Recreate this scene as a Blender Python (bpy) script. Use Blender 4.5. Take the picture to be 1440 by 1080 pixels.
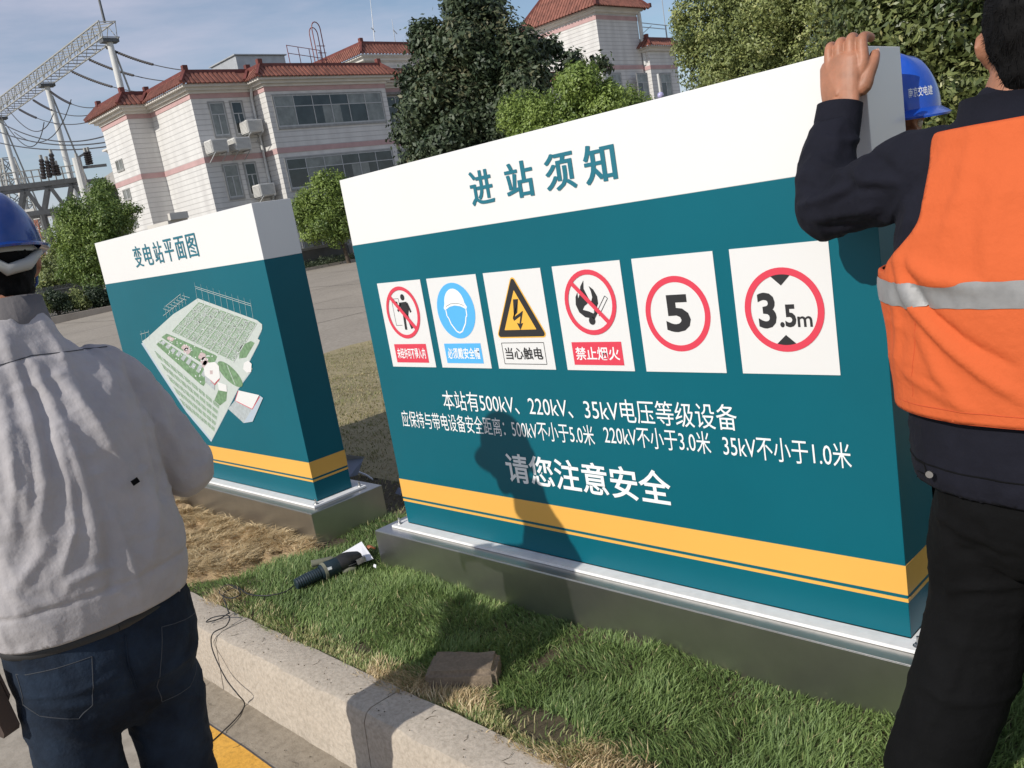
import bpy, bmesh, math, random
import numpy as np
from mathutils import Vector, Matrix
random.seed(7); rng = np.random.default_rng(11)
scene = bpy.context.scene
COL = scene.collection
for o in list(bpy.data.objects): bpy.data.objects.remove(o)

# ------------------------------------------------------------------ camera, sky, sun, exposure
F_PX = 1208.85
def _rz(a): c, s = math.cos(a), math.sin(a); return np.array([[c,-s,0],[s,c,0],[0,0,1]])
def _rx(a): c, s = math.cos(a), math.sin(a); return np.array([[1,0,0],[0,c,-s],[0,s,c]])
CM = _rz(.8166) @ _rx(1.3728) @ _rz(-.1687)
CP = np.array([3.3621, -2.3109, 1.6]) * .88
cam = bpy.data.cameras.new('camera'); camo = bpy.data.objects.new('camera', cam); COL.objects.link(camo)
cam.sensor_width = 36; cam.lens = F_PX / 1440 * 36; cam.clip_start = .05; cam.clip_end = 3000
mw = Matrix.Identity(4)
for i in range(3):
    for j in range(3): mw[i][j] = CM[i, j]
    mw[i][3] = CP[i]
camo.matrix_world = mw
scene.camera = camo

SUN_EL = math.radians(33.5); SUN_DIR = Vector((-.02, -1, 0)).normalized() * math.cos(SUN_EL) + Vector((0, 0, math.sin(SUN_EL)))
world = bpy.data.worlds.new('World'); scene.world = world; world.use_nodes = True
wn = world.node_tree.nodes; wl = world.node_tree.links; wn.clear()
sky = wn.new('ShaderNodeTexSky'); sky.sky_type = 'NISHITA'; sky.sun_disc = False
sky.sun_elevation = SUN_EL; sky.sun_rotation = math.atan2(SUN_DIR.x, SUN_DIR.y)
sky.air_density = 1.15; sky.dust_density = .5; sky.ozone_density = 3.0
tc = wn.new('ShaderNodeTexCoord'); mp = wn.new('ShaderNodeMapping'); mp.inputs['Scale'].default_value = (1.3, 1.3, 6.5)
mp.inputs['Rotation'].default_value = (.12, .1, .4)
nz = wn.new('ShaderNodeTexNoise'); nz.inputs['Scale'].default_value = 1.6; nz.inputs['Detail'].default_value = 7; nz.inputs['Roughness'].default_value = .58
rp = wn.new('ShaderNodeValToRGB'); rp.color_ramp.elements[0].position = .40; rp.color_ramp.elements[1].position = .72
rp.color_ramp.elements[0].color = (.09, .09, .09, 1); rp.color_ramp.elements[1].color = (.80, .80, .80, 1)
mx = wn.new('ShaderNodeMixRGB'); mx.inputs[2].default_value = (6.1, 6.0, 7.2, 1)
bg = wn.new('ShaderNodeBackground'); bg.inputs['Strength'].default_value = .105
wo = wn.new('ShaderNodeOutputWorld')
wl.new(tc.outputs['Generated'], mp.inputs['Vector']); wl.new(mp.outputs[0], nz.inputs['Vector']); wl.new(nz.outputs['Fac'], rp.inputs[0])
wl.new(rp.outputs[0], mx.inputs[0]); wl.new(sky.outputs[0], mx.inputs[1]); wl.new(mx.outputs[0], bg.inputs[0]); wl.new(bg.outputs[0], wo.inputs[0])
sl = bpy.data.lights.new('sun', 'SUN'); so = bpy.data.objects.new('sun', sl); COL.objects.link(so)
sl.energy = 3.9; sl.angle = math.radians(.55); sl.color = (1, .95, .87)
so.rotation_euler = SUN_DIR.to_track_quat('Z', 'Y').to_euler()
so.location = (0, -10, 20)
scene.view_settings.view_transform = 'Standard'; scene.view_settings.look = 'None'
scene.view_settings.gamma = 1; scene.view_settings.exposure = 0; scene.view_settings.use_curve_mapping = False
scene.render.engine = 'CYCLES'
scene.cycles.max_bounces = 6; scene.cycles.transparent_max_bounces = 8

# ------------------------------------------------------------------ measuring helpers: where a sight line meets a real plane
def ray(x, y): return CM @ np.array([(x-720)/F_PX, -(y-540)/F_PX, -1.])
def atz(x, y, z): d = ray(x, y); return CP + d*(z-CP[2])/d[2]
def aty(x, y, v): d = ray(x, y); return CP + d*(v-CP[1])/d[1]
def atx(x, y, v): d = ray(x, y); return CP + d*(v-CP[0])/d[0]
def atd(x, y, D): d = ray(x, y); return CP + d*D/math.hypot(d[0], d[1])

# ------------------------------------------------------------------ mesh helpers
class MB:
    def __init__(s): s.v = []; s.f = []; s.m = []; s.n = 0
    def add(s, vs, fs, mi=0):
        b = s.n; s.v.extend([tuple(map(float, v)) for v in vs]); s.n += len(vs)
        s.f.extend([tuple(b+i for i in f) for f in fs]); s.m.extend([mi]*len(fs)); return s
    def box(s, x0, x1, y0, y1, z0, z1, mi=0):
        if x0 > x1: x0, x1 = x1, x0
        if y0 > y1: y0, y1 = y1, y0
        if z0 > z1: z0, z1 = z1, z0
        return s.add([(x0,y0,z0),(x1,y0,z0),(x1,y1,z0),(x0,y1,z0),(x0,y0,z1),(x1,y0,z1),(x1,y1,z1),(x0,y1,z1)],
              [(0,3,2,1),(4,5,6,7),(0,1,5,4),(1,2,6,5),(2,3,7,6),(3,0,4,7)], mi)
    def beam(s, p, q, w, h=None, mi=0, up=(0,0,1)):
        h = h or w; p = np.array(p, float); q = np.array(q, float); d = q-p; d /= np.linalg.norm(d)
        u = np.cross(d, up)
        if np.linalg.norm(u) < 1e-3: u = np.cross(d, (1,0,0))
        u /= np.linalg.norm(u); v = np.cross(u, d)
        c = [(-1,-1),(1,-1),(1,1),(-1,1)]
        vs = [p+u*a*w/2+v*b*h/2 for a, b in c] + [q+u*a*w/2+v*b*h/2 for a, b in c]
        return s.add(vs, [(0,1,2,3),(7,6,5,4),(0,4,5,1),(1,5,6,2),(2,6,7,3),(3,7,4,0)], mi)
    def tube(s, pts, r, n=8, mi=0, cap=True):
        pts = [np.array(p, float) for p in pts]; rs = r if hasattr(r, '__len__') else [r]*len(pts)
        ref = None; rings = []
        for i, p in enumerate(pts):
            d = pts[min(i+1, len(pts)-1)] - pts[max(i-1, 0)]; d /= np.linalg.norm(d)+1e-12
            if ref is None: ref = np.cross(d, (0,0,1)) if abs(d[2]) < .95 else np.cross(d, (1,0,0))
            ref = ref - d*(ref@d); ref /= np.linalg.norm(ref); w = np.cross(d, ref)
            rings.append([p+rs[i]*(ref*math.cos(2*math.pi*k/n)+w*math.sin(2*math.pi*k/n)) for k in range(n)])
        vs = [v for rg in rings for v in rg]; fs = []
        for i in range(len(rings)-1):
            for k in range(n): a = i*n+k; b = i*n+(k+1) % n; fs.append((a, b, b+n, a+n))
        if cap: fs.append(tuple(range(n))[::-1]); fs.append(tuple((len(rings)-1)*n+k for k in range(n)))
        return s.add(vs, fs, mi)
    def prism(s, poly, axis, a, b, mi=0):
        """poly: 2-D outline; axis: which world axis is the extrusion"""
        def P3(p, t): return {'y': (p[0], t, p[1]), 'x': (t, p[0], p[1]), 'z': (p[0], p[1], t)}[axis]
        n = len(poly); vs = [P3(p, a) for p in poly]+[P3(p, b) for p in poly]
        fs = [tuple(range(n)), tuple(range(2*n-1, n-1, -1))]+[(i, i+n, (i+1) % n+n, (i+1) % n) for i in range(n)]
        return s.add(vs, fs, mi)
    def mesh(s, name, org=(0,0,0), fix=True):
        me = bpy.data.meshes.new(name); o = np.array(org, float)
        me.from_pydata([tuple(np.array(v)-o) for v in s.v], [], s.f)
        me.polygons.foreach_set('material_index', s.m)
        if fix:
            bm = bmesh.new(); bm.from_mesh(me); bmesh.ops.recalc_face_normals(bm, faces=bm.faces); bm.to_mesh(me); bm.free()
        me.update(); return me

def org_of(o):
    p = np.zeros(3)
    while o is not None: p += np.array(o.location); o = o.parent
    return p
def link(name, me, mats, parent=None, smooth=False):
    ob = bpy.data.objects.new(name, me); COL.objects.link(ob)
    for m in (mats if isinstance(mats, (list, tuple)) else [mats]): me.materials.append(m)
    if parent is not None: ob.parent = parent
    if smooth is True: me.polygons.foreach_set('use_smooth', [True]*len(me.polygons))
    elif smooth:
        me.polygons.foreach_set('use_smooth', [True]*len(me.polygons)); me.set_sharp_from_angle(angle=math.radians(smooth))
    return ob
def part(name, mb, mats, parent=None, smooth=False, bev=0, fix=True, **kw):
    me = mb.mesh(name, org_of(parent), fix); ob = link(name, me, mats, parent, smooth)
    if bev:
        b = ob.modifiers.new('bevel', 'BEVEL'); b.width = bev; b.segments = 2; b.limit_method = 'ANGLE'; b.angle_limit = math.radians(35)
    for k, v in kw.items(): ob[k] = v
    return ob
def tag(o, label, cat, group=None, kind=None):
    o['label'] = label; o['category'] = cat
    if group: o['group'] = group
    if kind: o['kind'] = kind
    return o
def thing(name, label, cat, loc=(0,0,0), group=None):
    o = bpy.data.objects.new(name, None); COL.objects.link(o); o.location = tuple(map(float, loc)); o.empty_display_size = .1
    return tag(o, label, cat, group)
def copy_tree(o, parent=None):
    c = o.copy(); COL.objects.link(c); c.parent = parent
    for ch in list(o.children): copy_tree(ch, c)
    return c

# ------------------------------------------------------------------ vector noise
def vnoise(P, s=1., seed=0):
    P = np.asarray(P, float)*s + seed*17.31; I = np.floor(P).astype(np.int64); f = P-I; f = f*f*(3-2*f)
    def h(i, j, k):
        n = (i*73856093) ^ (j*19349663) ^ (k*83492791); n = (n ^ (n >> 13))*1274126177 & 0x7fffffff; n = n ^ (n >> 16)
        return (n % 65536)/65535.
    r = 0
    for a in (0, 1):
        for b in (0, 1):
            for c in (0, 1):
                w = (f[:,0] if a else 1-f[:,0])*(f[:,1] if b else 1-f[:,1])*(f[:,2] if c else 1-f[:,2])
                r = r + w*h(I[:,0]+a, I[:,1]+b, I[:,2]+c)
    return r*2-1
def fbm(P, s, seed=0, oct=3): return sum(vnoise(P, s*2**i, seed+i)*.5**i for i in range(oct))

# ------------------------------------------------------------------ materials
def mat(name, col, rough=.6, metal=0., var=.0, vscale=4., bump=0., bscale=60., col2=None, spec=None, trans=0., coat=0., bdist=.01, sheen=0., detail=6, bdetail=5):
    m = bpy.data.materials.new(name); m.use_nodes = True; nt = m.node_tree; N = nt.nodes; L = nt.links
    b = N['Principled BSDF']; b.inputs['Base Color'].default_value = (*col, 1); b.inputs['Roughness'].default_value = rough
    b.inputs['Metallic'].default_value = metal
    if spec is not None: b.inputs['Specular IOR Level'].default_value = spec
    if coat: b.inputs['Coat Weight'].default_value = coat; b.inputs['Coat Roughness'].default_value = .08
    if sheen: b.inputs['Sheen Weight'].default_value = sheen
    t = N.new('ShaderNodeTexCoord')
    if var or col2:
        n = N.new('ShaderNodeTexNoise'); n.inputs['Scale'].default_value = vscale; n.inputs['Detail'].default_value = detail; n.inputs['Roughness'].default_value = .6
        L.new(t.outputs['Object'], n.inputs['Vector'])
        r = N.new('ShaderNodeValToRGB'); c2 = col2 or col
        r.color_ramp.elements[0].position = .32; r.color_ramp.elements[1].position = .68
        r.color_ramp.elements[0].color = (*[c*(1-var) for c in col], 1); r.color_ramp.elements[1].color = (*[min(1, c*(1+var)) for c in c2], 1)
        L.new(n.outputs['Fac'], r.inputs[0]); L.new(r.outputs[0], b.inputs['Base Color'])
    if bump:
        n2 = N.new('ShaderNodeTexNoise'); n2.inputs['Scale'].default_value = bscale; n2.inputs['Detail'].default_value = bdetail
        L.new(t.outputs['Object'], n2.inputs['Vector'])
        bp = N.new('ShaderNodeBump'); bp.inputs['Strength'].default_value = bump; bp.inputs['Distance'].default_value = bdist
        L.new(n2.outputs['Fac'], bp.inputs['Height']); L.new(bp.outputs[0], b.inputs['Normal'])
    return m
def leaf_mat(name, dark, light, yellow=None, trans=.25, rough=.45):
    """colour of each leaf from its own 'tone' value"""
    m = bpy.data.materials.new(name); m.use_nodes = True; N = m.node_tree.nodes; L = m.node_tree.links
    b = N['Principled BSDF']; b.inputs['Roughness'].default_value = rough; out = N['Material Output']
    a = N.new('ShaderNodeAttribute'); a.attribute_name = 'tone'
    r = N.new('ShaderNodeValToRGB'); r.color_ramp.elements[0].color = (*dark, 1); r.color_ramp.elements[1].color = (*light, 1)
    if yellow: e = r.color_ramp.elements.new(.8); e.color = (*light, 1); r.color_ramp.elements[-1].color = (*yellow, 1)
    L.new(a.outputs['Fac'], r.inputs[0]); L.new(r.outputs[0], b.inputs['Base Color'])
    tr = N.new('ShaderNodeBsdfTranslucent'); L.new(r.outputs[0], tr.inputs['Color'])
    mx = N.new('ShaderNodeMixShader'); mx.inputs[0].default_value = trans
    L.new(b.outputs[0], mx.inputs[1]); L.new(tr.outputs[0], mx.inputs[2]); L.new(mx.outputs[0], out.inputs[0])
    return m
def set_tone(me, tones):
    at = me.attributes.new('tone', 'FLOAT', 'FACE'); at.data.foreach_set('value', np.asarray(tones, np.float32))

M = {}
M['white_vinyl'] = mat('white_vinyl', (.745, .74, .725), .38, var=.012, vscale=2, coat=.15)
M['teal_vinyl'] = mat('teal_vinyl', (.0008, .108, .146), .40, var=.07, vscale=1.1, coat=0, spec=.28, bump=.05, bscale=5, bdist=.01)
M['yellow_vinyl'] = mat('yellow_vinyl', (.78, .42, .085), .4, var=.02, vscale=2, coat=.2)
M['placard'] = mat('placard_white', (.70, .70, .69), .42)
M['red_ink'] = mat('red_ink', (.66, .050, .085), .4)
M['blue_ink'] = mat('blue_ink', (.09, .42, .80), .4)
M['black_ink'] = mat('black_ink', (.022, .022, .024), .45)
M['amber_ink'] = mat('amber_ink', (.80, .45, .065), .4)
M['white_ink'] = mat('white_ink', (.80, .82, .82), .4)
M['teal_ink'] = mat('teal_ink', (.012, .145, .2), .4)
M['steel'] = mat('brushed_steel', (.52, .51, .49), .36, metal=1, var=.08, vscale=5, bump=.10, bscale=35, bdist=.004)
M['white_metal'] = mat('white_painted_metal', (.72, .72, .71), .75, var=.07, vscale=30, spec=.2)
M['bolt'] = mat('bolt_metal', (.5, .5, .5), .35, metal=1)

# ------------------------------------------------------------------ lettering (turned into meshes)
def glyphs(s, bold=0., fat=0., res=3):
    c = bpy.data.curves.new('t', 'FONT'); c.body = s; c.offset = bold; c.resolution_u = res
    o = bpy.data.objects.new('t', c); COL.objects.link(o); dg = bpy.context.evaluated_depsgraph_get(); dg.update()
    me = bpy.data.meshes.new_from_object(o.evaluated_get(dg)); v = np.array([x.co[:2] for x in me.vertices]); f = [tuple(p.vertices) for p in me.polygons]
    bpy.data.objects.remove(o); bpy.data.curves.remove(c); bpy.data.meshes.remove(me)
    if fat:  # upright strokes thicker than the level ones, as in a Song face
        n = len(v); v = np.concatenate([v-[fat, 0], v+[fat, 0]]); f = f+[tuple(i+n for i in p) for p in f]
    return v, f
def text_on(mb, s, x0, x1, z0, z1, y, bold=0., fat=0., mi=0, step=.0):
    v, f = glyphs(s, bold, fat); lo = v.min(0); hi = v.max(0)
    X = x0+(v[:,0]-lo[0])/(hi[0]-lo[0])*(x1-x0); Z = z0+(v[:,1]-lo[1])/(hi[1]-lo[1])*(z1-z0)
    n = len(v)//2 if fat else len(v)
    Y = [y if (i < n) else y-.0003 for i in range(len(v))]
    mb.add(list(zip(X, Y, Z)), f, mi)
def disc(mb, cx, cz, r, y, r0=0., n=40, mi=0, a0=0, a1=2*math.pi):
    vs = []; fs = []
    if r0:
        for k in range(n+1): a = a0+(a1-a0)*k/n; vs += [(cx+r*math.cos(a), y, cz+r*math.sin(a)), (cx+r0*math.cos(a), y, cz+r0*math.sin(a))]
        fs = [(2*k, 2*k+1, 2*k+3, 2*k+2) for k in range(n)]
    else:
        vs = [(cx+r*math.cos(a0+(a1-a0)*k/n), y, cz+r*math.sin(a0+(a1-a0)*k/n)) for k in range(n)]; fs = [tuple(range(n))]
    mb.add(vs, fs, mi)
def flat(mb, pts, y, mi=0): mb.add([(p[0], y, p[1]) for p in pts], [tuple(range(len(pts)))], mi)
def line(mb, p, q, w, y, mi=0):
    d = np.array(q, float)-np.array(p, float); l = np.linalg.norm(d)+1e-9; n = np.array([-d[1], d[0]])/l*w/2
    flat(mb, [np.array(p)+n, np.array(p)-n, np.array(q)-n, np.array(q)+n], y, mi)
# ================================================================== SETTING: ground, road, kerb, lawn
def sm(t): t = np.clip(t, 0, 1); return t*t*(3-2*t)
def gz(x, y):
    x = np.asarray(x, float); y = np.asarray(y, float)
    z = -.012 + .018*vnoise(np.stack([x, y, x*0], -1).reshape(-1, 3), 2.3, 3).reshape(x.shape)
    z = z + .010*vnoise(np.stack([x, y, x*0], -1).reshape(-1, 3), 9., 5).reshape(x.shape)
    z = z - .20*sm((y-1.9)/2.4) - .16*sm((-x-4.8)/3)*(1-sm((y-1.9)/2.4))
    return z
def ground_mat(name, base, alt, groove=None, scale=1.5, rough=.9, bump=.25, bscale=40, stain=None):
    m = bpy.data.materials.new(name); m.use_nodes = True; N = m.node_tree.nodes; L = m.node_tree.links; b = N['Principled BSDF']
    b.inputs['Roughness'].default_value = rough; t = N.new('ShaderNodeTexCoord')
    n1 = N.new('ShaderNodeTexNoise'); n1.inputs['Scale'].default_value = scale; n1.inputs['Detail'].default_value = 9; n1.inputs['Roughness'].default_value = .65
    n2 = N.new('ShaderNodeTexNoise'); n2.inputs['Scale'].default_value = bscale; n2.inputs['Detail'].default_value = 6; n2.inputs['Roughness'].default_value = .7
    L.new(t.outputs['Object'], n1.inputs[0]); L.new(t.outputs['Object'], n2.inputs[0])
    r = N.new('ShaderNodeValToRGB'); r.color_ramp.elements[0].position = .3; r.color_ramp.elements[1].position = .7
    r.color_ramp.elements[0].color = (*base, 1); r.color_ramp.elements[1].color = (*alt, 1); L.new(n1.outputs['Fac'], r.inputs[0])
    r2 = N.new('ShaderNodeValToRGB'); r2.color_ramp.elements[0].position = .3; r2.color_ramp.elements[1].position = .6
    r2.color_ramp.elements[0].color = (.62, .60, .57, 1); r2.color_ramp.elements[1].color = (1.05, 1.04, 1.03, 1); L.new(n2.outputs['Fac'], r2.inputs[0])
    mu = N.new('ShaderNodeMixRGB'); mu.blend_type = 'MULTIPLY'; mu.inputs[0].default_value = .75
    L.new(r.outputs[0], mu.inputs[1]); L.new(r2.outputs[0], mu.inputs[2]); L.new(mu.outputs[0], b.inputs['Base Color'])
    bp = N.new('ShaderNodeBump'); bp.inputs['Strength'].default_value = bump; bp.inputs['Distance'].default_value = .01
    L.new(n2.outputs['Fac'], bp.inputs['Height']); L.new(bp.outputs[0], b.inputs['Normal'])
    return m
M['concrete'] = ground_mat('road_concrete', (.30, .265, .215), (.38, .335, .275), scale=.35, bscale=14, bump=.3)
M['gutter'] = ground_mat('dusty_gutter', (.26, .22, .165), (.36, .31, .24), scale=3, bscale=30, bump=.5)
M['kerb'] = ground_mat('kerb_concrete', (.385, .335, .275), (.50, .44, .365), scale=2.2, bscale=70, bump=.4)
M['soil'] = ground_mat('lawn_soil', (.060, .048, .028), (.12, .095, .052), scale=5, bscale=60, bump=.8)
M['dry_lawn'] = ground_mat('dry_lawn', (.26, .22, .12), (.40, .335, .19), scale=1.4, bscale=50, bump=.8)
M['road_paint'] = ground_mat('road_paint', (.70, .36, .045), (.80, .43, .07), scale=6, bscale=50, bump=.3)
M['far_ground'] = ground_mat('far_ground', (.10, .11, .06), (.17, .16, .10), scale=.05, bscale=1.5, bump=.2)

ROAD = -.23
g = MB(); g.box(-1500, 1500, -1500, 1500, -1.2, -.262); o = part('ground', g, M['far_ground']); o['kind'] = 'structure'
# road surface: one sheet, rising gently to the building
g = MB(); xs = [-140, -90, -60, -50, -44, -38, -30, -20, -12, -8, -4, 0, 4, 10, 20, 40]; ys = [-60, -30, -15, -8, -4, -2, -.9, 0, 4, 8, 14, 20, 28, 40, 70]
def rz_(x, y): return ROAD + .30*float(sm((-x-14)/24.))*float(sm((y-4)/12.))
vs = [(x, y, rz_(x, y)) for x in xs for y in ys]; n = len(ys)
g.add(vs, [(i*n+j, (i+1)*n+j, (i+1)*n+j+1, i*n+j+1) for i in range(len(xs)-1) for j in range(n-1)])
o = part('road', g, M['concrete']); o['kind'] = 'structure'
g = MB(); g.add([(-30, -1.0, ROAD+.003), (14, -1.0, ROAD+.003), (14, -.862, ROAD+.006), (-30, -.862, ROAD+.006)], [(0, 1, 2, 3)])
o = part('gutter', g, M['gutter']); o['kind'] = 'structure'
# yellow edge line along the kerb
g = MB(); x = -30.
while x < 14:
    x2 = min(x+.25, 14.); j = lambda: random.uniform(-.004, .004)
    if x == -30.: a, b_ = j(), j()
    c, d = j(), j()
    g.add([(x, -1.135+a, ROAD+.008), (x2, -1.135+c, ROAD+.008), (x2, -1.018+d, ROAD+.008), (x, -1.018+b_, ROAD+.008)], [(0, 1, 2, 3)]); a, b_ = c, d; x = x2
o = part('yellow_line', g, M['road_paint']); o['kind'] = 'structure'
# kerb stones, each a block with a chamfered arris
kerb = thing('kerb', 'pale concrete kerb along the near edge of the lawn', 'kerb', (0, -.77, ROAD)); kerb['kind'] = 'structure'; del kerb['category']
prof = [(-.870, ROAD-.05), (-.866, ROAD), (-.850, -.030), (-.838, -.008), (-.815, .002), (-.70, .0), (-.69, ROAD-.05)]
xk = -9.2; stones = []
while xk < 8:
    x2 = xk+.995
    cells = 22; vs = []
    for i in range(cells+1):
        X = xk+(x2-xk)*i/cells
        for k, (yy, zz) in enumerate(prof):
            jj = .0035*vnoise(np.array([[X*1., yy, zz]]), 14, 2)[0]+.003*vnoise(np.array([[X*1., yy, zz]]), 45, 2)[0]
            vs.append((X, yy+jj*(k in (1, 2, 3, 4)), zz+jj*(k in (2, 3, 4, 5))))
    n = len(prof); fs = [(i*n+k, (i+1)*n+k, (i+1)*n+(k+1) % n, i*n+(k+1) % n) for i in range(cells) for k in range(n)]
    fs += [tuple(range(n)), tuple(cells*n+k for k in range(n))[::-1]]
    m = MB(); m.add(vs, fs); part('kerb_stone', m, M['kerb'], kerb, smooth=30); xk += 1.0

# lawn: modelled earth, then the blades
def grid(x0, x1, y0, y1, s, zf):
    nx = int((x1-x0)/s)+1; ny = int((y1-y0)/s)+1
    X, Y = np.meshgrid(np.linspace(x0, x1, nx), np.linspace(y0, y1, ny), indexing='ij'); Z = zf(X, Y)
    v = np.stack([X, Y, Z], -1).reshape(-1, 3); I = np.arange(nx*ny).reshape(nx, ny)
    f = np.stack([I[:-1, :-1], I[1:, :-1], I[1:, 1:], I[:-1, 1:]], -1).reshape(-1, 4)
    return v, f
def near_z(X, Y):
    z = gz(X, Y); z = z - .03*np.exp(-((Y+.70)/.035)**2)
    return z
v, f = grid(-9, 6, -.70, .7, .04, near_z)
me = bpy.data.meshes.new('lawn_earth'); me.from_pydata(v.tolist(), [], f.tolist()); o = link('lawn_earth', me, M['soil'], smooth=True); o['kind'] = 'structure'
def far_edge(Y): return -8.15
v, f = grid(-8.2, 20, .70, 8.0, .25, lambda X, Y: gz(X, Y))
v[:, 1] = np.where(v[:, 1] > 5.2, 5.2+(v[:, 1]-5.2)*1.0, v[:, 1])
me = bpy.data.meshes.new('lawn'); me.from_pydata(v.tolist(), [], f.tolist()); o = link('lawn', me, M['dry_lawn'], smooth=True); o['kind'] = 'structure'

# grass blades
M['grass'] = leaf_mat('grass_blades', (.115, .185, .060), (.36, .48, .165), (.68, .56, .33), trans=.30, rough=.55)
M['straw'] = leaf_mat('straw', (.42, .31, .16), (.68, .54, .32), (.76, .63, .41), trans=.2, rough=.7)
def blades(name, XY, hgt, wid, tone, m, label, cat, lean=.5, curl=.3, zf=gz, seed=1, flatness=0):
    r = np.random.default_rng(seed); n = len(XY); z = zf(XY[:,0], XY[:,1])
    a = r.uniform(0, 2*np.pi, n); 
    # neighbouring blades lean alike
    la = vnoise(np.stack([XY[:,0], XY[:,1], XY[:,0]*0], -1), 7, 9)*3.2+r.normal(0, .9, n)
    l = np.clip(r.normal(lean, .25, n), .02, 1.6)*hgt
    w = wid*r.uniform(.6, 1.3, n); D = np.stack([np.cos(la), np.sin(la)], -1); W = np.stack([np.cos(a), np.sin(a)], -1)*w[:, None]/2
    P0 = np.concatenate([XY, (z-.004)[:, None]], 1)
    def lvl(t, ww):
        off = D*(l*(t**1.6))[:, None]; up = hgt*(t-curl*t*t*np.clip(l/hgt, 0, 1))
        c = P0+np.concatenate([off, up[:, None]], 1); WW = np.concatenate([W*ww, np.zeros((n, 1))], 1); return c-WW, c+WW
    a0, b0 = lvl(0, 1); a1, b1 = lvl(.55, .85); a2, _ = lvl(1, 0)
    V = np.stack([a0, b0, b1, a1, a2], 1).reshape(-1, 3); B = np.arange(n)[:, None]*5
    me = bpy.data.meshes.new(name); nv = 5*n
    me.vertices.add(nv); me.vertices.foreach_set('co', V.ravel())
    quads = (B+[0, 1, 2, 3]); tris = (B+[3, 2, 4])
    loops = np.concatenate([quads, tris], 1).ravel(); me.loops.add(len(loops)); me.loops.foreach_set('vertex_index', loops)
    st = (np.arange(n)[:, None]*7+[0, 4]).ravel(); me.polygons.add(2*n); me.polygons.foreach_set('loop_start', st)
    me.update(calc_edges=True); me.validate(); set_tone(me, np.repeat(tone, 2)); o = link(name, me, m); o['kind'] = 'stuff'; o['label'] = label; o['category'] = cat
    return o
def scatter(n, x0, x1, y0, y1, keep, seed=0):
    r = np.random.default_rng(seed); P = np.stack([r.uniform(x0, x1, n), r.uniform(y0, y1, n)], -1); k = keep(P[:,0], P[:,1])
    return P[r.random(n) < k]
def nn(x, y, s, seed): return vnoise(np.stack([x, y, x*0], -1), s, seed)
def in_plinth(x, y): return ((x > -.10) & (x < 2.215) & (y > -.10) & (y < .31)) | ((x > -2.9) & (x < -.63) & (y > -.10) & (y < .31))
def straw_zone(x, y):   # dug-over strip in front of the far sign
    edge = -.55+.55*(y+.1)+.10*nn(x, y, 6, 4)
    return sm((edge-x)/.08)*(y < .0)
def green_keep(x, y):
    k = 1-.97*straw_zone(x, y); k = k*(~in_plinth(x, y))
    bald = sm((nn(x, y, 4.2, 21)+.75*np.exp(-((y+.60)/.06)**2)*sm((x-.2)/.3)-.62)/.2)  # scuffed patches by the kerb
    return k*(1-.92*bald)
G = scatter(230000, -1.6, 3.3, -.715, .33, green_keep, 1)
nearcam = np.clip(1.15-.42*np.abs(G[:,0]-1.2), .35, 1); G = G[rng.random(len(G)) < nearcam]
yellow = .62*sm((-.56-G[:,1]+.05*nn(G[:,0], G[:,1], 5, 8))/.10)*sm((nn(G[:,0], G[:,1], 3.1, 12)+.45)/.5)
tn = np.clip(.33+.22*nn(G[:,0], G[:,1], 5, 31)+rng.normal(0, .13, len(G)), 0, .74); tn = np.where(rng.random(len(G)) < yellow+.03, .86+.14*rng.random(len(G)), tn)
hg = (.040+.014*nn(G[:,0], G[:,1], 4, 14)+.010*nn(G[:,0], G[:,1], 12, 15))*rng.uniform(.50, 1.15, len(G)); hg = np.clip(hg, .012, .07)
hg *= 1-.35*sm((-.60-G[:,1])/.1)
blades('green_grass', G, hg, .0038, tn, M['grass'], 'short green turf growing between the kerb and the sign plinths', 'grass', lean=.55, seed=2)
# straw coloured tufts hanging over the kerb
G = scatter(36000, -.6, 2.4, -.72, -.50, lambda x, y: sm((nn(x, y, 3.3, 41)-.02)/.3)*sm((-.56-y+.06*nn(x, y, 7, 2))/.06), 5)
blades('dry_kerb_grass', G, rng.uniform(.015, .055, len(G)), .0036, rng.random(len(G)), M['straw'], 'straw coloured dead grass tufts along the back of the kerb', 'dry grass', lean=.7, seed=6)
# dug earth with straw in front of the far sign
def clod_z(X, Y):
    k = sm(((-.50+.55*(Y+.1))-X)/.15)*sm((X+3.2)/.5)*sm((-.10-Y)/.05)*sm((Y+.74)/.1)
    p = np.stack([X, Y, X*0], -1).reshape(-1, 3)
    nse = (np.abs(vnoise(p, 9, 51))*.05+np.abs(vnoise(p, 23, 52))*.026+np.abs(vnoise(p, 55, 53))*.012).reshape(X.shape)
    return gz(X, Y)-.012+k*(.022+nse)
v, f = grid(-3.3, -.40, -.735, -.105, .010, clod_z)
M['dug'] = ground_mat('dug_earth', (.34, .23, .12), (.56, .42, .25), scale=9, bscale=70, bump=.7)
me = bpy.data.meshes.new('dug_earth'); me.from_pydata(v.tolist(), [], f.tolist()); o = link('dug_earth', me, M['dug'], smooth=True); o['kind'] = 'structure'
G = scatter(80000, -3.2, -.42, -.73, -.11, lambda x, y: straw_zone(x, y)*sm((nn(x, y, 7, 61)+.75)/.5), 7)
blades('straw_litter', G, rng.uniform(.015, .060, len(G)), .0034, rng.random(len(G)), M['straw'], 'pale straw and dead grass scattered on the dug earth by the far plinth', 'straw', lean=1.5, curl=.5, zf=clod_z, seed=8)
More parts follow.
